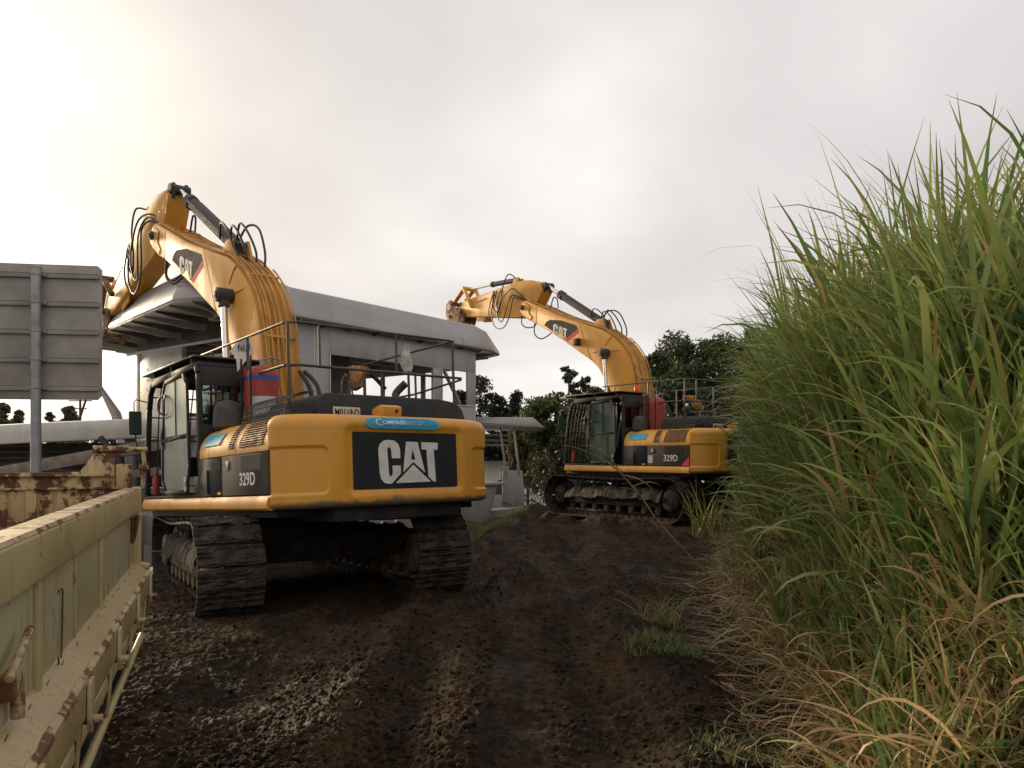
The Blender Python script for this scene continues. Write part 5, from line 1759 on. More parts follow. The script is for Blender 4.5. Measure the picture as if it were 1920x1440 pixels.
def low_boat():
    """long pale roof at the left, with bare framing below"""
    root = empty('work_boat', (-9.0, 15.5, -0.3))
    tag(root, 'low boat at the left with a pale curved roof edge and open framing below', 'boat')
    o = Vector((-9.0, 15.5, -0.3))
    def P(x, y, z): return Vector((x, y, z)) - o
    # roof edge: curve through measured points
    pts = [Vector(p) for p in [(-12.5, 16.5, 0), (-11.0, 15.6, 0), (-9.2, 14.75, 0), (-7.7, 14.35, 0), (-6.6, 14.3, 0), (-5.9, 14.45, 0)]]
    cv_ = catmull(pts, 6)
    b = MB(); vs = []
    for i, p in enumerate(cv_):
        t = i / (len(cv_) - 1)
        d = (cv_[min(i + 1, len(cv_) - 1)] - cv_[max(i - 1, 0)]).normalized()
        nn = Vector((d.y, -d.x, 0))
        if nn.y > 0: nn = -nn
        zt = 2.26 + 0.20 * t ** 0.8
        for off_, z in ((-0.9, zt - 0.34), (0.0, zt - 0.40 + 0.05 * t), (0.02, zt - 0.37 + 0.05 * t), (0.0, zt - 0.02), (-0.06, zt), (-3.2, zt + 0.02)):
            q = p + nn * off_
            vs.append(tuple(P(q.x, q.y, z)))
    m = 6
    b.add(vs, [(i * m + k, (i + 1) * m + k, (i + 1) * m + k + 1, i * m + k + 1) for i in range(len(cv_) - 1) for k in range(m - 1)])
    b.build('roof', M['alu_bright'], root)
    # dark slats of the framing
    for k in range(5):
        z = 1.93 - k * 0.13
        s = MB(); s.bar(P(-12.6, 17.2, z), P(-6.2, 15.6, z + 0.02), 0.05, 0.045); s.build('frame_slat', M['under'], root, smooth=False)
    for (x, y) in ((-6.15, 14.9), (-7.3, 14.8), (-9.6, 15.6), (-11.5, 16.4)):
        s = MB(); s.bar(P(x, y, 0.4), P(x, y, 2.1), 0.16, 0.16); s.build('roof_post', M['alu'], root, bevel=0.01)
    # long pale beams lying at a slant
    for (a, c, w_) in (((-9.9, 14.2, 1.32), (-6.2, 14.1, 1.98), 0.22), ((-9.6, 14.5, 1.10), (-5.8, 14.5, 1.50), 0.10), ((-8.4, 14.0, 1.18), (-6.4, 14.0, 1.45), 0.14)):
        s = MB(); s.bar(P(*a), P(*c), 0.10, w_); s.build('long_beam', M['timber'] if w_ > .12 else M['alu'], root, bevel=0.006)
    for x in (-8.0, -7.45, -9.0):
        s = MB(); s.bar(P(x, 14.15, 0.3), P(x, 14.15, 1.42), 0.11, 0.11); s.build('trestle_leg', M['timber'], root, smooth=False)
    s = MB(); s.bar(P(-9.8, 14.0, 1.12), P(-6.0, 14.0, 1.16), 0.3, 0.03); s.build('deck_board', M['alu_bright'], root, smooth=False)
    s = MB(); s.tube([P(-7.45, 14.0, 2.05), P(-7.15, 13.95, 1.75), P(-7.0, 13.95, 1.4), P(-6.9, 13.95, 1.25)], [0.06, 0.05, 0.06, 0.05], 8); s.tube([P(-7.4, 13.95, 1.65), P(-7.1, 13.9, 1.5), P(-7.3, 13.9, 1.42), P(-6.9, 13.9, 1.35)], 0.02, 6, smooth=3)
    s.build('bent_arm', M['rubber'], root)
    s = MB(); s.prism([(0, 0), (7.5, -0.4), (7.3, -1.2), (0.6, -1.2)], lambda a, z: tuple(P(-13 + a, 16.2 - a * 0.28, 0.9 + z * 0.7)), lambda a, z: tuple(P(-12.2 + a, 19.5 - a * 0.28, 0.9 + z * 0.7))); s.build('hull', M['alu'], root, bevel=0.02)
    s = MB(); s.box(*(lambda a, c: (a.x, c.x, a.y, c.y, a.z, c.z))(P(-12.4, 16.9, 0.9), P(-6.6, 18.5, 2.0))); s.build('deckhouse', M['under'], root)
    return root


LB = low_boat()


def small_boat():
    o = Vector((-0.6, 24.6, 0))
    root = empty('cabin_boat', o)
    tag(root, 'small grey boat with a flat roof on leaning posts between the two excavators', 'boat')
    b = MB()
    b.prism([(-2.3, 2.72), (1.28, 2.72), (1.55, 2.66), (1.62, 2.60), (1.50, 2.58), (-2.3, 2.58)], lambda x, z: (x, -0.4, z + 0.13 * 0), lambda x, z: (x, 1.6, z))
    b.prism([(1.25, 2.93), (1.60, 2.62), (1.50, 2.60), (-2.3, 2.66), (-2.3, 2.93)], lambda x, z: (x, -0.45, z), lambda x, z: (x, 1.65, z))
    b.build('roof', M['alu_roof'], root, bevel=0.02)
    for (x0, x1, w_) in ((0.22, 0.42, 0.13), (0.66, 0.84, 0.15)):
        for y in (-0.2, 1.4):
            s = MB(); s.bar((x0, y, 2.62), (x1, y, 1.1), 0.06, w_, (0, 1, 0)); s.build('roof_post', M['alu'], root, bevel=0.01)
    s = MB(); s.prism_xz([(0.30, 1.28), (0.92, 1.26), (1.02, 0.05), (0.30, 0.10)], -0.25, -0.20); s.build('side_plate', M['alu'], root, bevel=0.01)
    s = MB(); s.prism_xz([(0.50, 1.28), (0.66, 1.62), (0.78, 1.60), (0.74, 1.28)], -0.1, -0.04); s.build('seat_back', M['black'], root, bevel=0.01)
    for k, z in enumerate((2.45, 2.28, 2.12)):
        s = MB(); s.bar((-2.2, 1.3, z), (0.5, 1.3, z - 0.04), 0.05, 0.08); s.build('shelf_rail', M['alu'], root, smooth=False)
    s = MB(); s.prism_xz([(-2.4, 0.28), (0.30, 0.52), (0.30, 0.10), (1.02, 0.05), (0.9, -1.1), (-2.2, -1.1)], -0.32, 1.5); s.build('hull', M['alu'], root, bevel=0.02)
    for x in (-0.6, -0.42, -0.2):
        s = MB(); s.bar((x, -0.34, 0.72), (x + 0.02, -0.34, 0.2), 0.03, 0.09, (0, 1, 0)); s.build('plank', M['timber'], root, smooth=False)
    s = MB(); s.bar((-0.9, -0.2, 0.80), (0.25, -0.2, 0.86), 0.25, 0.05); s.build('gunwale', M['timber'], root, smooth=False)
    s = MB(); s.prism_xz([(-0.15, 0.80), (0.28, 1.0), (0.30, 0.2), (-0.1, 0.25)], -0.30, -0.26); s.build('dark_plate', M['under'], root)
    s = MB(); s.tube([(0.3, -0.33, 0.25), (0.5, -0.40, 0.22), (0.7, -0.38, 0.05), (1.0, -0.36, -0.05)], 0.015, 6, smooth=4); s.build('mooring_line', M['rubber'], root)
    return root


SB = small_boat()

# quay slab
q = MB()
a = Vector((-3.6, 17.35, 0)); c = Vector((1.35, 24.96, 0)); d = (c - a).normalized(); nrm_ = Vector((-d.y, d.x, 0))
root = empty('quay_edge', (0, 0, 0))
tag(root, 'pale concrete slab running along the bank in front of the small boat', 'quay')
n = 5
for k in range(n):
    p0 = a.lerp(c, k / n) + d * 0.01; p1 = a.lerp(c, (k + 1) / n) - d * 0.01
    q = MB()
    q.prism([(p0.x, p0.y), (p1.x, p1.y), (p1.x + nrm_.x * 0.5, p1.y + nrm_.y * 0.5), (p0.x + nrm_.x * 0.5, p0.y + nrm_.y * 0.5)],
            lambda x, y: (x, y, 0.16), lambda x, y: (x, y, -0.6))
    q.build('slab', M['concrete'], root, bevel=0.012)

# white trestle block glimpsed under the near machine's nose
q = MB(); q.box(-7.5, -6.9, 14.2, 14.5, -0.3, 0.62); wbx = q.build('white_crate', M['alu_bright'], None, bevel=0.01)
tag(wbx, 'pale crate glimpsed below the nose of the near excavator', 'crate')

# long-armed spar and poles far left
sp_ = MB(); sp_.tube([(-11.2, 21.0, 3.62), (-10.75, 21.0, 2.85), (-10.35, 21.0, 1.2)], [0.05, 0.13, 0.17], 10); sp_ = sp_.build('davit_spar', M['alu'], None)
tag(sp_, 'slanting pale spar between the sign and the tall boat', 'spar')
def pole(x, y, h, arms, label, cat):
    r_ = empty('utility_pole', (x, y, 0))
    tag(r_, label, cat)
    b = MB(); b.tube([(0, 0, 0), (0, 0, h)], [0.13, 0.08], 8); b.build('pole', M['bark'], r_)
    for z, w_ in arms:
        b = MB(); b.bar((-w_, 0, z), (w_, 0, z), 0.08, 0.08); b.build('crossarm', M['bark'], r_)
pole(-33.5, 60, 6.6, ((6.0, 0.9), (5.4, 0.5)), 'thin wooden pole with crossarms below the road sign, right-hand one', 'pole')
b = MB(); b.tube([(-22.0, 38, 0), (-21.6, 38, 2.5), (-20.9, 38, 4.6)], [0.10, 0.08, 0.05], 8); b = b.build('boat_mast', M['bark'], None)
tag(b, 'thin slanting mast among the trees under the road sign', 'mast')
# ================================================================== vegetation
def leaf_cloud(n, centers, radii, size, col, var, drop=0.0, hole=0.0):
    """small leaf faces gathered in clumps; returns v, q, tint"""
    k = rng.integers(0, len(centers), n)
    c = np.array(centers)[k]
    r = np.array(radii)[k]
    d = rng.normal(size=(n, 3))
    d /= np.linalg.norm(d, axis=1)[:, None]
    rad = rng.random(n) ** 0.42
    p = c + d * r * rad[:, None]
    s = size * (0.5 + rng.random(n))
    a = rng.normal(size=(n, 3)); a /= np.linalg.norm(a, axis=1)[:, None]
    a[:, 2] -= drop
    b = np.cross(a, rng.normal(size=(n, 3))); b /= np.linalg.norm(b, axis=1)[:, None]
    a = a * s[:, None]; b = b * (s * 0.42)[:, None]
    v = np.stack([p - a, p - b, p + a, p + b], 1)
    cv_ = 0.55 + 0.75 * fbm(c[:, 0] * 1.7 + 31, c[:, 2] * 1.7 + c[:, 1], 2, 13)
    t = np.array(col)[None] * cv_[:, None] * (1 + var * (rng.random((n, 1)) - 0.5)) * (1 + 0.25 * (rng.random((n, 3)) - .5))
    return v.reshape(-1, 3), (np.arange(n)[:, None] * 4 + np.arange(4)[None]), np.repeat(t, 4, 0)


def tree(name, label, cat, x, y, z0, h, w, group=None, n=2600, size=0.12, col=(0.045, 0.062, 0.028), shape='round', lean=0.0, low=0.25, clumps=22, trunk_r=None):
    root = empty(name, (x, y, z0))
    tag(root, label, cat, group)
    cs, rs = [], []
    tops = []
    for k in range(clumps):
        t = low + (1 - low) * (k + 0.5) / clumps
        if shape == 'round':
            env = math.sqrt(max(0.05, 1 - ((t - 0.58) / 0.50) ** 2))
        elif shape == 'cone':
            env = 1.05 * (1 - t) ** 0.75 + 0.12
        else:
            env = 0.4 + 0.6 * abs(math.sin(t * 7))
        a = random.random() * 6.28
        rr = env * w / 2 * (random.random() ** 0.5) * 0.85
        c = (math.cos(a) * rr + lean * t * h, math.sin(a) * rr, t * h)
        s = w * 0.17 * (0.6 + 0.8 * random.random())
        cs.append(c); rs.append((s, s, s * random.uniform(0.55, 0.9)))
        tops.append(c)
    cs.append((lean * h, 0, h * 0.95)); rs.append((w * 0.08, w * 0.08, h * 0.06))
    v, q, t = leaf_cloud(n, cs, rs, size, col, 0.7)
    mesh_np('crown', v, q, M['leaf'], root, t, smooth=False)
    tr = trunk_r or h * 0.018
    b = MB()
    b.tube([(0, 0, -0.4), (lean * h * 0.3, 0, h * 0.3), (lean * h * 0.6, 0.02 * h, h * 0.6), (lean * h * 0.95, 0, h * 0.9)], [tr * 1.4, tr * 1.1, tr * 0.7, tr * 0.25], 7)
    for c in random.sample(tops, min(12, len(tops))):
        z = max(low * 0.7 * h, c[2] - 0.18 * h)
        b.tube([(lean * z, 0, z), ((lean * z + c[0]) / 2, c[1] / 2, (z + c[2]) / 2 - 0.02 * h), c], [tr * 0.5, tr * 0.3, tr * 0.12], 5)
    b.build('trunk', M['bark'], root)
    return root


def at(px, Y): return (px - 960) * Y / 1450
def hz(py, Y): return CAM_H + (855 - py) * Y / 1450

# trees on the far bank, between the two excavators
FB = 'dark trees on the far river bank'
dk = (0.020, 0.026, 0.016)
for (px, Y, top, wpx, shp, lab) in [
        (900, 150, 708, 62, 'round', 'tallest dark tree on the far bank, just right of the tall boat'),
        (868, 150, 735, 50, 'round', 'dark tree on the far bank partly behind the tall boat wall'),
        (933, 152, 742, 50, 'round', 'middle-height dark tree with a gap beside the tallest one'),
        (968, 150, 738, 60, 'cone', 'pointed dark conifer over the small boat roof'),
        (948, 156, 765, 60, 'round', 'low dark tree between the tallest tree and the pointed one'),
        (995, 148, 762, 42, 'round', 'smaller dark tree right of the pointed one'),
        (1012, 150, 790, 60, 'round', 'lowest dark tree at the right end of the far bank row')]:
    tree('bank_tree', lab, 'tree', at(px, Y), Y, 0.9, hz(top, Y) - 0.9, wpx * Y / 1450, FB, n=5200, size=0.30, col=dk, shape=shp, clumps=60, low=0.02)
# long low scrub along the far bank
for (px, w_, top, lab) in [(1000, 260, 812, 'low dark scrub along the far bank behind the small boat'), (640, 420, 800, 'low dark scrub on the far bank seen through the tall boat'), (60, 400, 800, 'low scrub behind the low boat at the far left')]:
    Y = 152
    n = 5000
    W_ = w_ * Y / 1450
    cs = [(random.uniform(-W_ / 2, W_ / 2), random.uniform(-2, 3), random.uniform(0.5, hz(top, Y) - 1.5)) for _ in range(60)]
    v, q, t = leaf_cloud(n, cs, [(3.0, 2, 1.5)] * 60, 0.45, dk, 0.6)
    o = mesh_np('bank_scrub', v, q, M['leaf'], None, t, smooth=False)
    o.location = (at(px, Y), Y, 0.5)
    tag(o, lab, 'scrub', kind='stuff')
# trees at the far left, below the sign
FL = 'small trees under the road sign'
for (px, Y, top, wpx, lab) in [(8, 80, 762, 55, 'rounded tree at the very left edge under the road sign'), (35, 82, 772, 34, 'small tree left of the sign pole'), (122, 85, 764, 46, 'pale-topped tree right of the sign pole'), (96, 88, 775, 26, 'small bush-like tree just right of the sign pole'), (182, 90, 790, 18, 'tiny tree near the slanting spar')]:
    tree('bank_tree', lab, 'tree', at(px, Y), Y, 0, hz(top, Y), wpx * Y / 1450, FL, n=3200, size=0.20, col=(0.10, 0.10, 0.06), clumps=18, low=0.35)

# slender tree behind the far excavator's cab
tree('slender_tree', 'slender ragged tree standing above the far excavator cab', 'tree', at(1072, 55), 55, 0, hz(688, 55), 2.2, n=1500, size=0.15, col=(0.045, 0.055, 0.035), shape='ragged', clumps=15, lean=-0.03, low=0.45)
tree('slender_tree', 'shorter leafy tree right of the slender ragged one', 'tree', at(1092, 57), 57, 0, hz(708, 57), 1.9, n=1400, size=0.15, col=(0.04, 0.055, 0.03), shape='round', clumps=12, low=0.5)
# wooded rise behind the far excavator
HG = 'trees of the wooded rise behind the far excavator'
for (px, Y, top, wpx, col, lab) in [
        (1290, 62, 640, 150, (0.075, 0.105, 0.036), 'broad green tree, the highest behind the far excavator boom'),
        (1235, 58, 668, 100, (0.080, 0.115, 0.036), 'leafy green tree next to the boom of the far excavator'),
        (1350, 60, 640, 130, (0.060, 0.085, 0.030), 'broad dark green tree left of the cane edge'),
        (1420, 62, 628, 140, (0.055, 0.075, 0.03), 'dark tree half behind the tall cane'),
        (1200, 54, 712, 90, (0.075, 0.10, 0.036), 'low bushy tree just right of the boom cylinder'),
        (1130, 50, 735, 90, (0.065, 0.095, 0.034), 'bushy tree top rising over the far excavator cab'),
        (1165, 52, 745, 80, (0.055, 0.08, 0.03), 'shaded bush behind the far excavator boom foot'),
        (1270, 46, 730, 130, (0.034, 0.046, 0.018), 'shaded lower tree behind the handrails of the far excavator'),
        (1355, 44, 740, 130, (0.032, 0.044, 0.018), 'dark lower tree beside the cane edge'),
        (1500, 60, 640, 180, (0.04, 0.055, 0.022), 'tree mostly hidden behind the tall cane')]:
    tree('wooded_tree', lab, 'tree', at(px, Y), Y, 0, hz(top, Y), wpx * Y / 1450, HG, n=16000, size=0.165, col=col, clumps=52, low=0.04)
o = None
n = 9000
cs = [(random.uniform(0, 30), random.uniform(-1, 4), random.uniform(0.2, 4.0)) for _ in range(120)]
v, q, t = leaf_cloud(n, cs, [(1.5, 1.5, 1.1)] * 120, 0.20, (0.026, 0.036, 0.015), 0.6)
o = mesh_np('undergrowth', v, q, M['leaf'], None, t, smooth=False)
o.location = (at(1060, 42), 42, 0)
tag(o, 'dark undergrowth at the foot of the trees behind the far excavator', 'undergrowth', kind='stuff')
# bush overhanging the water, left of the far excavator
tree('river_bush', 'dense green bush overhanging the water left of the far excavator', 'bush', at(1030, 29), 29, -0.8, hz(752, 29) + 0.8, 2.3, n=14000, size=0.085, col=(0.080, 0.100, 0.030), clumps=60, low=0.30, trunk_r=0.06)
tree('river_bush', 'olive-leaved bush behind the small boat roof edge', 'bush', at(990, 31), 31, -0.8, hz(792, 31) + 0.8, 2.2, n=9000, size=0.085, col=(0.095, 0.090, 0.026), clumps=44, low=0.42, trunk_r=0.05)
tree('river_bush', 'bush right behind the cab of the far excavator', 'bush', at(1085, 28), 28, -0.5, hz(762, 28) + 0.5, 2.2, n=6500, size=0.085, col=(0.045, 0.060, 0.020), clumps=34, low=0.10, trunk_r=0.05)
# thin twigs hanging against the bright water
b = MB()
for k in range(90):
    x = random.uniform(0.05, 2.3); y = 27.0 + random.uniform(-0.8, 0.8)
    z = random.uniform(-0.7, 1.6); a = random.uniform(-0.5, 0.5)
    l = random.uniform(0.35, 1.0)
    b.tube([(x, y, z), (x + a * 0.4 * l, y, z + l * 0.5), (x + a * l + random.uniform(-.1, .1), y, z + l)], [0.014, 0.011, 0.005], 4)
o = b.build('bare_twigs', M['bark'], None)
tag(o, 'tangle of thin twigs over the water left of the far excavator', 'twigs', kind='stuff')
cs = [(random.uniform(0.1, 2.3), 27.0 + random.uniform(-.6, .6), random.uniform(-0.6, 1.5)) for _ in range(70)]
v, q, t = leaf_cloud(4200, cs, [(0.16, 0.2, 0.30)] * 70, 0.035, (0.035, 0.042, 0.018), 0.7, drop=0.6)
o = mesh_np('waterside_leaves', v, q, M['leaf'], None, t, smooth=False)
tag(o, 'small leaves on the twigs hanging over the water', 'leaves', kind='stuff')


# ------------------------------------------------------------------ blades of grass and cane
def blades(base, az, el, length, width, bend, col, S=7, jit=0.0, fold=True):
    """arching blades; base (n,3), az, el radians, bend = total fall of the elevation angle along the blade"""
    n = len(base)
    s = np.linspace(0, 1, S + 1)
    step = length / S
    P = np.zeros((n, S + 1, 3))
    P[:, 0] = base
    dirs = []
    a = az.copy()
    for i in range(S):
        e_ = el - bend * (s[i] ** 1.6)
        a = a + jit * (rng.random(n) - 0.5)
        d = np.stack([np.cos(e_) * np.cos(a), np.cos(e_) * np.sin(a), np.sin(e_)], 1)
        dirs.append(d)
        P[:, i + 1] = P[:, i] + d * step[:, None]
    dirs.append(dirs[-1])
    D = np.stack(dirs, 1)
    side = np.stack([-np.sin(az), np.cos(az), 0 * az], 1)
    tw = (rng.random(n) - 0.5) * 1.6
    up = np.cross(side[:, None, :], D)
    ct, st = np.cos(tw)[:, None, None], np.sin(tw)[:, None, None]
    sv = side[:, None, :] * ct + up * st
    prof = np.array([0.55, 0.9, 1.0, 0.95, 0.82, 0.62, 0.36, 0.04]) if S == 7 else np.interp(s, [0, .3, .8, 1], [.6, 1, .6, .04])
    w = width[:, None] * prof[None]
    A = P - sv * w[..., None] * 0.5
    B = P + sv * w[..., None] * 0.5
    V = np.stack([A, B], 2).reshape(n, -1, 3)
    i = np.arange(S) * 2
    q = np.stack([i, i + 1, i + 3, i + 2], -1)
    Q = (q[None] + (np.arange(n) * (2 * (S + 1)))[:, None, None]).reshape(-1, 4)
    T = np.repeat(col[:, None, :], 2 * (S + 1), 1)
    # tips dry out
    fade = np.repeat(np.clip((s - 0.72) / 0.28, 0, 1), 2)[None, :, None] * (rng.random(n) < 0.35)[:, None, None]
    T = T * (1 - fade * 0.7) + np.array([0.22, 0.15, 0.07])[None, None] * fade * 0.7
    return V.reshape(-1, 3), Q, T.reshape(-1, 3)


def join(parts):
    vs, qs, ts = [], [], []
    off_ = 0
    for v, q, t in parts:
        vs.append(v); qs.append(q + off_); ts.append(t)
        off_ += len(v)
    return np.concatenate(vs), np.concatenate(qs), np.concatenate(ts)


def gmix(n, dry):
    """blade colours: greens with some yellowing, dry = share of straw (scalar or array)"""
    g0, g1, g2 = np.array([0.165, 0.235, 0.052]), np.array([0.37, 0.41, 0.145]), np.array([0.115, 0.20, 0.072])
    r = rng.random((n, 1))
    c = np.where(r < 0.5, g0 + (g1 - g0) * rng.random((n, 1)), g2 + (g0 - g2) * rng.random((n, 1)))
    d = np.array([0.50, 0.335, 0.155]) * (0.45 + 0.75 * rng.random((n, 1)))
    isd = (rng.random(n) < dry)[:, None]
    yel = (rng.random((n, 1)) < 0.12)
    c = np.where(yel, np.array([0.21, 0.21, 0.065]) * (0.6 + 0.6 * rng.random((n, 1))), c)
    return np.where(isd, d, c)


def low_edge(Y):   # left limit of the rough growth
    return np.interp(Y, [2, 4.7, 7, 10, 14, 19], [1.15, 1.80, 2.15, 2.65, 3.9, 5.6])


def tall_edge(Y):  # left limit of the full-height cane
    return np.interp(Y, [2, 4.5, 6, 8, 10.5, 14, 18, 24], [3.3, 3.35, 3.6, 3.85, 4.3, 5.6, 7.2, 9.4])


def cane_h(X, Y):
    a, b_ = low_edge(Y), tall_edge(Y)
    t = np.clip((X - a) / (b_ - a), 0, 1.3)
    return (0.50 + 3.25 * sstep(0, 1.0, t) ** 1.1 + 0.15 * np.clip(t - 1, 0, 1)) * (0.55 + 0.45 * sstep(3.0, 5.2, Y))


def canes():
    n = 3600
    Y = 3.3 + 17 * rng.random(n) ** 1.25
    a = low_edge(Y)
    X = a + 0.25 + (rng.random(n) ** 0.85) * 4.3
    keep = (X / np.maximum(Y, 1)) < 1.05
    X, Y = X[keep], Y[keep]
    n = len(X)
    cl_ = fbm(X * 1.2, Y * 1.2, 2, 77)
    X = X + 0.25 * (cl_ - .5)
    H = cane_h(X, Y) * (0.80 + 0.36 * rng.random(n)) * np.interp(Y, [3, 4.3, 5.5, 7, 9], [0.54, 0.74, 0.89, 0.97, 1.0])
    Z = base_h(X, Y) - 0.05
    laz = math.pi + (rng.random(n) - 0.5) * 2.4          # most lean towards the lane
    lean = (0.03 + 0.16 * rng.random(n) ** 2) * H
    parts = []
    # stalks
    stalk_h = H * (0.48 + 0.18 * rng.random(n))
    S = 5
    m = 6
    tt = np.linspace(0, 1, S + 1)
    cxs = X[:, None] + np.cos(laz)[:, None] * lean[:, None] * tt[None] ** 1.5
    cys = Y[:, None] + np.sin(laz)[:, None] * lean[:, None] * tt[None] ** 1.5
    czs = Z[:, None] + stalk_h[:, None] * tt[None]
    rad = (0.011 + 0.011 * rng.random(n))[:, None] * (1 - 0.45 * tt[None])
    ang = np.arange(m) * 2 * math.pi / m
    V = np.stack([cxs[..., None] + rad[..., None] * np.cos(ang), cys[..., None] + rad[..., None] * np.sin(ang), np.repeat(czs[..., None], m, -1)], -1)
    V = V.reshape(n, -1, 3)
    i = np.arange(S)[:, None] * m + np.arange(m)[None]
    j = np.arange(S)[:, None] * m + (np.arange(m)[None] + 1) % m
    q = np.stack([i, j, j + m, i + m], -1).reshape(-1, 4)
    Q = (q[None] + (np.arange(n) * (S + 1) * m)[:, None, None]).reshape(-1, 4)
    c = np.where((rng.random((n, 1)) < 0.55), np.array([0.40, 0.31, 0.13]), np.array([0.24, 0.25, 0.08])) * (0.5 + 0.7 * rng.random((n, 1)))
    T = np.repeat(c[:, None], (S + 1) * m, 1).reshape(-1, 3)
    parts.append((V.reshape(-1, 3), Q, T))
    # bare pale canes showing at the front
    nb_ = 260
    Yc_ = 4.5 + 9 * rng.random(nb_) ** 1.3
    Xc_ = low_edge(Yc_) + 0.55 + 0.9 * rng.random(nb_)
    Zc_ = base_h(Xc_, Yc_)
    Hc_ = (0.35 + 0.75 * rng.random(nb_))
    ax_ = (rng.random(nb_) - 0.6) * 0.55 * Hc_; ay_ = (rng.random(nb_) - 0.5) * 0.4 * Hc_
    tt6 = np.linspace(0, 1, S + 1)
    rr_ = (0.011 + 0.010 * rng.random(nb_))[:, None] * (1 - 0.3 * tt6[None])
    V = np.stack([(Xc_[:, None] + ax_[:, None] * tt6)[..., None] + rr_[..., None] * np.cos(ang), (Yc_[:, None] + ay_[:, None] * tt6)[..., None] + rr_[..., None] * np.sin(ang), np.repeat((Zc_[:, None] + Hc_[:, None] * tt6)[..., None], m, -1)], -1).reshape(nb_, -1, 3)
    Q = (q[None] + (np.arange(nb_) * (S + 1) * m)[:, None, None]).reshape(-1, 4)
    c = np.array([0.50, 0.40, 0.17]) * (0.55 + 0.6 * rng.random((nb_, 1)))
    band = (0.75 + 0.5 * (np.arange(S + 1) % 2))[None, :, None, None]
    T = (np.repeat(np.repeat(c[:, None, None], S + 1, 1), m, 2) * band).reshape(-1, 3)
    parts.append((V.reshape(-1, 3), Q, T))
    # leaves up the stalk
    per = 12
    k = np.repeat(np.arange(n), per)
    t = 0.30 + 0.72 * rng.random(len(k)) ** 0.7
    t = np.minimum(t, 1.0)
    b0 = np.stack([X[k] + np.cos(laz[k]) * lean[k] * t ** 1.5, Y[k] + np.sin(laz[k]) * lean[k] * t ** 1.5, Z[k] + stalk_h[k] * t], 1)
    az = rng.random(len(k)) * 2 * math.pi
    tow = rng.random(len(k)) < 0.15
    az = np.where(tow, math.pi + (rng.random(len(k)) - 0.5) * 1.7, az)
    el = R(72) + R(22) * (rng.random(len(k)) - 0.4)
    Ln = H[k] * (0.28 + 0.26 * rng.random(len(k))) * (0.75 + 0.35 * t) + 0.15
    bend = R(15) + R(125) * rng.random(len(k)) ** 1.9
    wd = (0.026 + 0.030 * rng.random(len(k))) * np.clip(Ln, 0.5, 1.1)
    hgt = b0[:, 2] / np.maximum(H[k], 0.5)
    dry = np.clip(0.92 - 1.45 * t * np.clip(H[k] / 3.0, 0.5, 1), 0.03, 0.85)
    cc = gmix(len(k), dry)
    parts.append(blades(b0, az, el, Ln, wd, bend, cc, jit=0.12))
    # upright spear leaves at the top
    per = 4
    k = np.repeat(np.arange(n), per)
    b0 = np.stack([X[k] + np.cos(laz[k]) * lean[k], Y[k] + np.sin(laz[k]) * lean[k], Z[k] + stalk_h[k]], 1)
    az = rng.random(len(k)) * 2 * math.pi
    az = np.where(rng.random(len(k)) < 0.25, math.pi + (rng.random(len(k)) - .5) * 1.6, az)
    el = R(80) - R(16) * rng.random(len(k))
    Ln = H[k] * (0.26 + 0.22 * rng.random(len(k)))
    bend = R(12) + R(110) * rng.random(len(k)) ** 1.5
    wd = 0.022 + 0.026 * rng.random(len(k))
    parts.append(blades(b0, az, el, Ln, wd, bend, gmix(len(k), 0.04), jit=0.10))
    # long broad leaves arching out near the camera
    m_ = 520
    Yb = 5.0 + 4.0 * rng.random(m_)
    Xb = low_edge(Yb) + 0.7 + 1.4 * rng.random(m_)
    Zb = base_h(Xb, Yb) + 0.2 + 1.9 * rng.random(m_) * np.clip((Xb - low_edge(Yb)) / 1.6, 0.2, 1)
    azb = np.where(rng.random(m_) < 0.5, math.pi + (rng.random(m_) - .5) * 1.8, rng.random(m_) * 6.28)
    parts.append(blades(np.stack([Xb, Yb, Zb], 1), azb, R(66) - R(30) * rng.random(m_), 0.7 + 0.6 * rng.random(m_), 0.030 + 0.024 * rng.random(m_), R(40) + R(90) * rng.random(m_), gmix(m_, 0.12) * 1.1, jit=0.12))
    v, q, t = join(parts)
    # keep the walking space round the camera clear
    o = mesh_np('tall_cane', v, q, M['blade'], None, t)
    tag(o, 'wall of tall green cane grass along the right side', 'cane', kind='stuff')


canes()


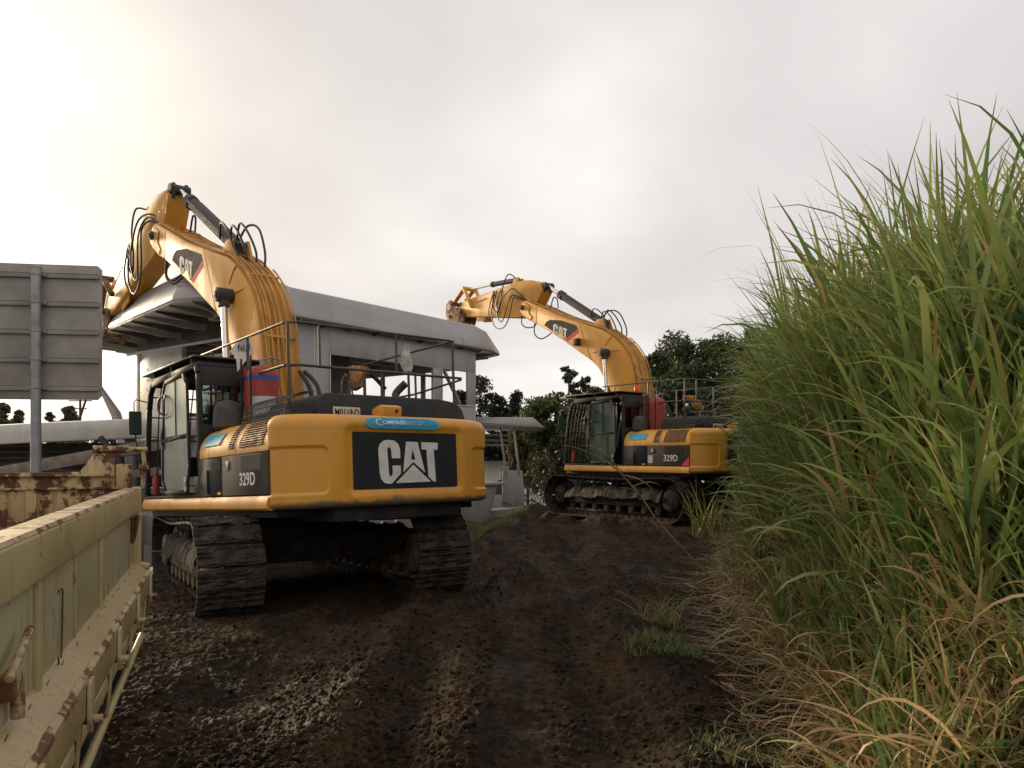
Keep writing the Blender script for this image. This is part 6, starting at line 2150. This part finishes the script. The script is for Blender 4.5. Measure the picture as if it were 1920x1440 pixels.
def rough():
    """dry fallen leaves, straw and shorter grass at the foot of the cane"""
    parts = []
    # hanging, fallen dry leaves
    n = 17000
    Y = 3.2 + 15 * rng.random(n) ** 1.35
    X = low_edge(Y) + 0.05 + rng.random(n) ** 1.1 * 1.9
    z = base_h(X, Y) + rng.random(n) ** 1.8 * 0.9 * sstep(-0.1, 0.9, X - low_edge(Y))
    az = rng.random(n) * 2 * math.pi
    az = np.where(rng.random(n) < .2, math.pi + (rng.random(n) - .5) * 2.2, az)
    el = R(75) * rng.random(n) ** 1.3 - R(10)
    b0 = np.stack([X, Y, z], 1)
    parts.append(blades(b0, az, el, 0.15 + 0.60 * rng.random(n) ** 1.5, 0.006 + 0.020 * rng.random(n) ** 1.5, R(40) + R(120) * rng.random(n), gmix(n, 0.80) * (0.45 + 0.95 * rng.random((n, 1))), jit=0.8))
    # straw lying flat on the soil
    n = 3200
    Y = 4.1 + 11 * rng.random(n) ** 1.5
    X = low_edge(Y) - 0.42 + rng.random(n) ** 0.8 * 1.2
    z = mud_h(X, Y) + 0.015 + 0.03 * rng.random(n)
    az = math.pi + (rng.random(n) - .5) * 4.6
    parts.append(blades(np.stack([X, Y, z], 1), az, R(8) * rng.random(n), 0.10 + 0.55 * rng.random(n) ** 1.6, 0.004 + 0.010 * rng.random(n) ** 2, R(12) * rng.random(n), gmix(n, 0.93) * 0.8, jit=0.6))
    # green tillers at the edge
    n = 3600
    Y = 3.4 + 14 * rng.random(n) ** 1.3
    X = low_edge(Y) + 0.20 + rng.random(n) * 1.5
    cl_ = vnoise(X * 2.2, Y * 1.6, 19)
    kp = cl_ > 0.48
    X, Y = X[kp], Y[kp]; n = len(X)
    z = base_h(X, Y)
    az = rng.random(n) * 6.28
    t = X - low_edge(Y)
    parts.append(blades(np.stack([X, Y, z], 1), az, R(84) - R(22) * rng.random(n), (0.45 + 0.9 * rng.random(n)) * (0.5 + 0.6 * np.clip(t, 0, 1)), 0.010 + 0.016 * rng.random(n), R(10) + R(90) * rng.random(n) ** 1.8, gmix(n, 0.18), jit=0.15))
    v, q, t = join(parts)
    o = mesh_np('dry_undergrowth', v, q, M['blade'], None, t)
    tag(o, 'tangle of straw and fallen dry cane leaves at the foot of the cane', 'straw', kind='stuff')


rough()


def tuft(name, label, X, Y, r, n, L, col_dry=0.1, dark=1.0):  # dark dims the blade colours, painting shade into the weeds
    a = rng.random(n) * 6.28
    rr = r * rng.random(n) ** 0.6
    x = X + np.cos(a) * rr; y = Y + np.sin(a) * rr * 1.2
    z = mud_h(x, y) - 0.01
    v, q, t = blades(np.stack([x, y, z], 1), rng.random(n) * 6.28, R(80) - R(50) * rng.random(n), L * (0.35 + 0.65 * rng.random(n)), 0.004 + 0.007 * rng.random(n), R(20) + R(80) * rng.random(n), gmix(n, col_dry) * dark, S=4, jit=0.3)
    o = mesh_np(name, v, q, M['blade'], None, t)
    tag(o, label, 'weeds', kind='stuff')


def ppos(px, py, z=0.0):
    Y = 1450 * (CAM_H - z) / (py - 855)
    return (px - 960) * Y / 1450, Y


x, y = ppos(1245, 1235)
tuft('green_weeds', 'low green weeds growing on the edge of the mud lane', x, y, 0.34, 1000, 0.16, 0.15, 0.5)
x, y = ppos(1240, 1180)
tuft('green_weeds', 'taller wiry weeds just behind the low green patch', x, y, 0.24, 130, 0.55, 0.5, 0.7)
x, y = ppos(1330, 1425)
tuft('green_weeds', 'small green weeds at the bottom edge of the photo', x, y, 0.16, 200, 0.09, 0.2, 0.6)
x, y = ppos(1480, 1440)
tuft('green_weeds', 'green ground weeds under the cane at the bottom', x, y, 0.45, 1000, 0.12, 0.2, 0.6)
for (px, py, r, n) in ((905, 985, 0.9, 1500), (860, 1000, 0.6, 500), (940, 975, 0.6, 700)):
    x, y = ppos(px, py)
    tuft('quay_grass', 'patch of green grass beside the concrete slab by the near excavator' if px == 905 else ('sparse grass right behind the near excavator track' if px == 860 else 'grass at the right end of the patch by the slab'), x, y, r, n, 0.24, 0.15, 0.7)


def shoots(px, py, n, r, L, label, dark=0.9):
    X0, Y0 = ppos(px, py)
    x = X0 + (rng.random(n) - 0.5) * 2 * r; y = Y0 + (rng.random(n) - 0.5) * 2 * r
    z = mud_h(x, y)
    v, q, t = blades(np.stack([x, y, z], 1), rng.random(n) * 6.28, R(86) - R(26) * rng.random(n), L * (0.4 + 0.6 * rng.random(n)), 0.016 + 0.020 * rng.random(n), R(8) + R(110) * rng.random(n) ** 2, gmix(n, 0.3) * dark, jit=0.15)
    tag(mesh_np('cane_shoots', v, q, M['blade'], None, t), label, 'cane', kind='stuff')


shoots(1355, 985, 150, 0.55, 1.25, 'young cane shoots in front of the right end of the far excavator')
shoots(1318, 1010, 46, 0.22, 1.55, 'narrow tuft of tall cane shoots nearest the far excavator track')
shoots(1400, 1040, 140, 0.50, 1.10, 'leafy cane shoots at the foot of the tall cane halfway along')
shoots(1560, 1290, 60, 0.14, 0.95, 'upright dark green cane clump at the foot of the cane in the foreground', 0.7)


# a long cane leaning out over the lane in front of the far excavator
def leaning_cane():
    Y0 = 9.0
    base = Vector((at(1235, Y0) + 0.1, Y0, base_h(np.array(1.8), np.array(Y0)) + 0.35))
    root = empty('leaning_cane', (at(1330, Y0), Y0, 0.0))
    tag(root, 'single long cane leaning left in front of the far excavator tracks', 'cane')
    o = root.location
    pts = [(1330, 1080), (1240, 985), (1200, 930), (1155, 880), (1110, 850)]
    P3 = [Vector((at(px, Y0), Y0 - 0.02 * i, hz(py, Y0))) - o for i, (px, py) in enumerate(pts)]
    b = MB(); b.tube(P3, [0.013, 0.012, 0.010, 0.008, 0.004], 6, smooth=4); b.build('stem', pmat('cane_stem', (0.24, 0.18, 0.08), 0.6, dirt=(0.12, 0.06, 0.04), dirt_amt=.7, scale=6), root)
    leafs = [((1160, 885), 170, 60, 0.62, 90), ((1150, 878), 100, 20, 0.62, 70), ((1175, 905), 200, 65, 0.55, 150), ((1150, 880), 150, 75, 0.75, 110), ((1200, 930), 190, 40, 0.5, 170), ((1185, 912), 20, 20, 0.55, 120), ((1125, 858), 175, 25, 0.55, 30), ((1165, 890), 350, -10, 0.5, 80)]
    bs = np.array([[*(Vector((at(p[0], Y0), Y0 - .05, hz(p[1], Y0))) - o)] for p, *_ in leafs])
    v, q, t = blades(bs, np.radians([l[1] for l in leafs]).astype(float), np.radians([l[2] for l in leafs]).astype(float), np.array([l[3] for l in leafs]), np.full(len(leafs), 0.022), np.radians([l[4] for l in leafs]).astype(float), np.tile(np.array([[0.15, 0.17, 0.06]]), (len(leafs), 1)))
    mesh_np('blade', v, q, M['blade'], root, t)


leaning_cane()
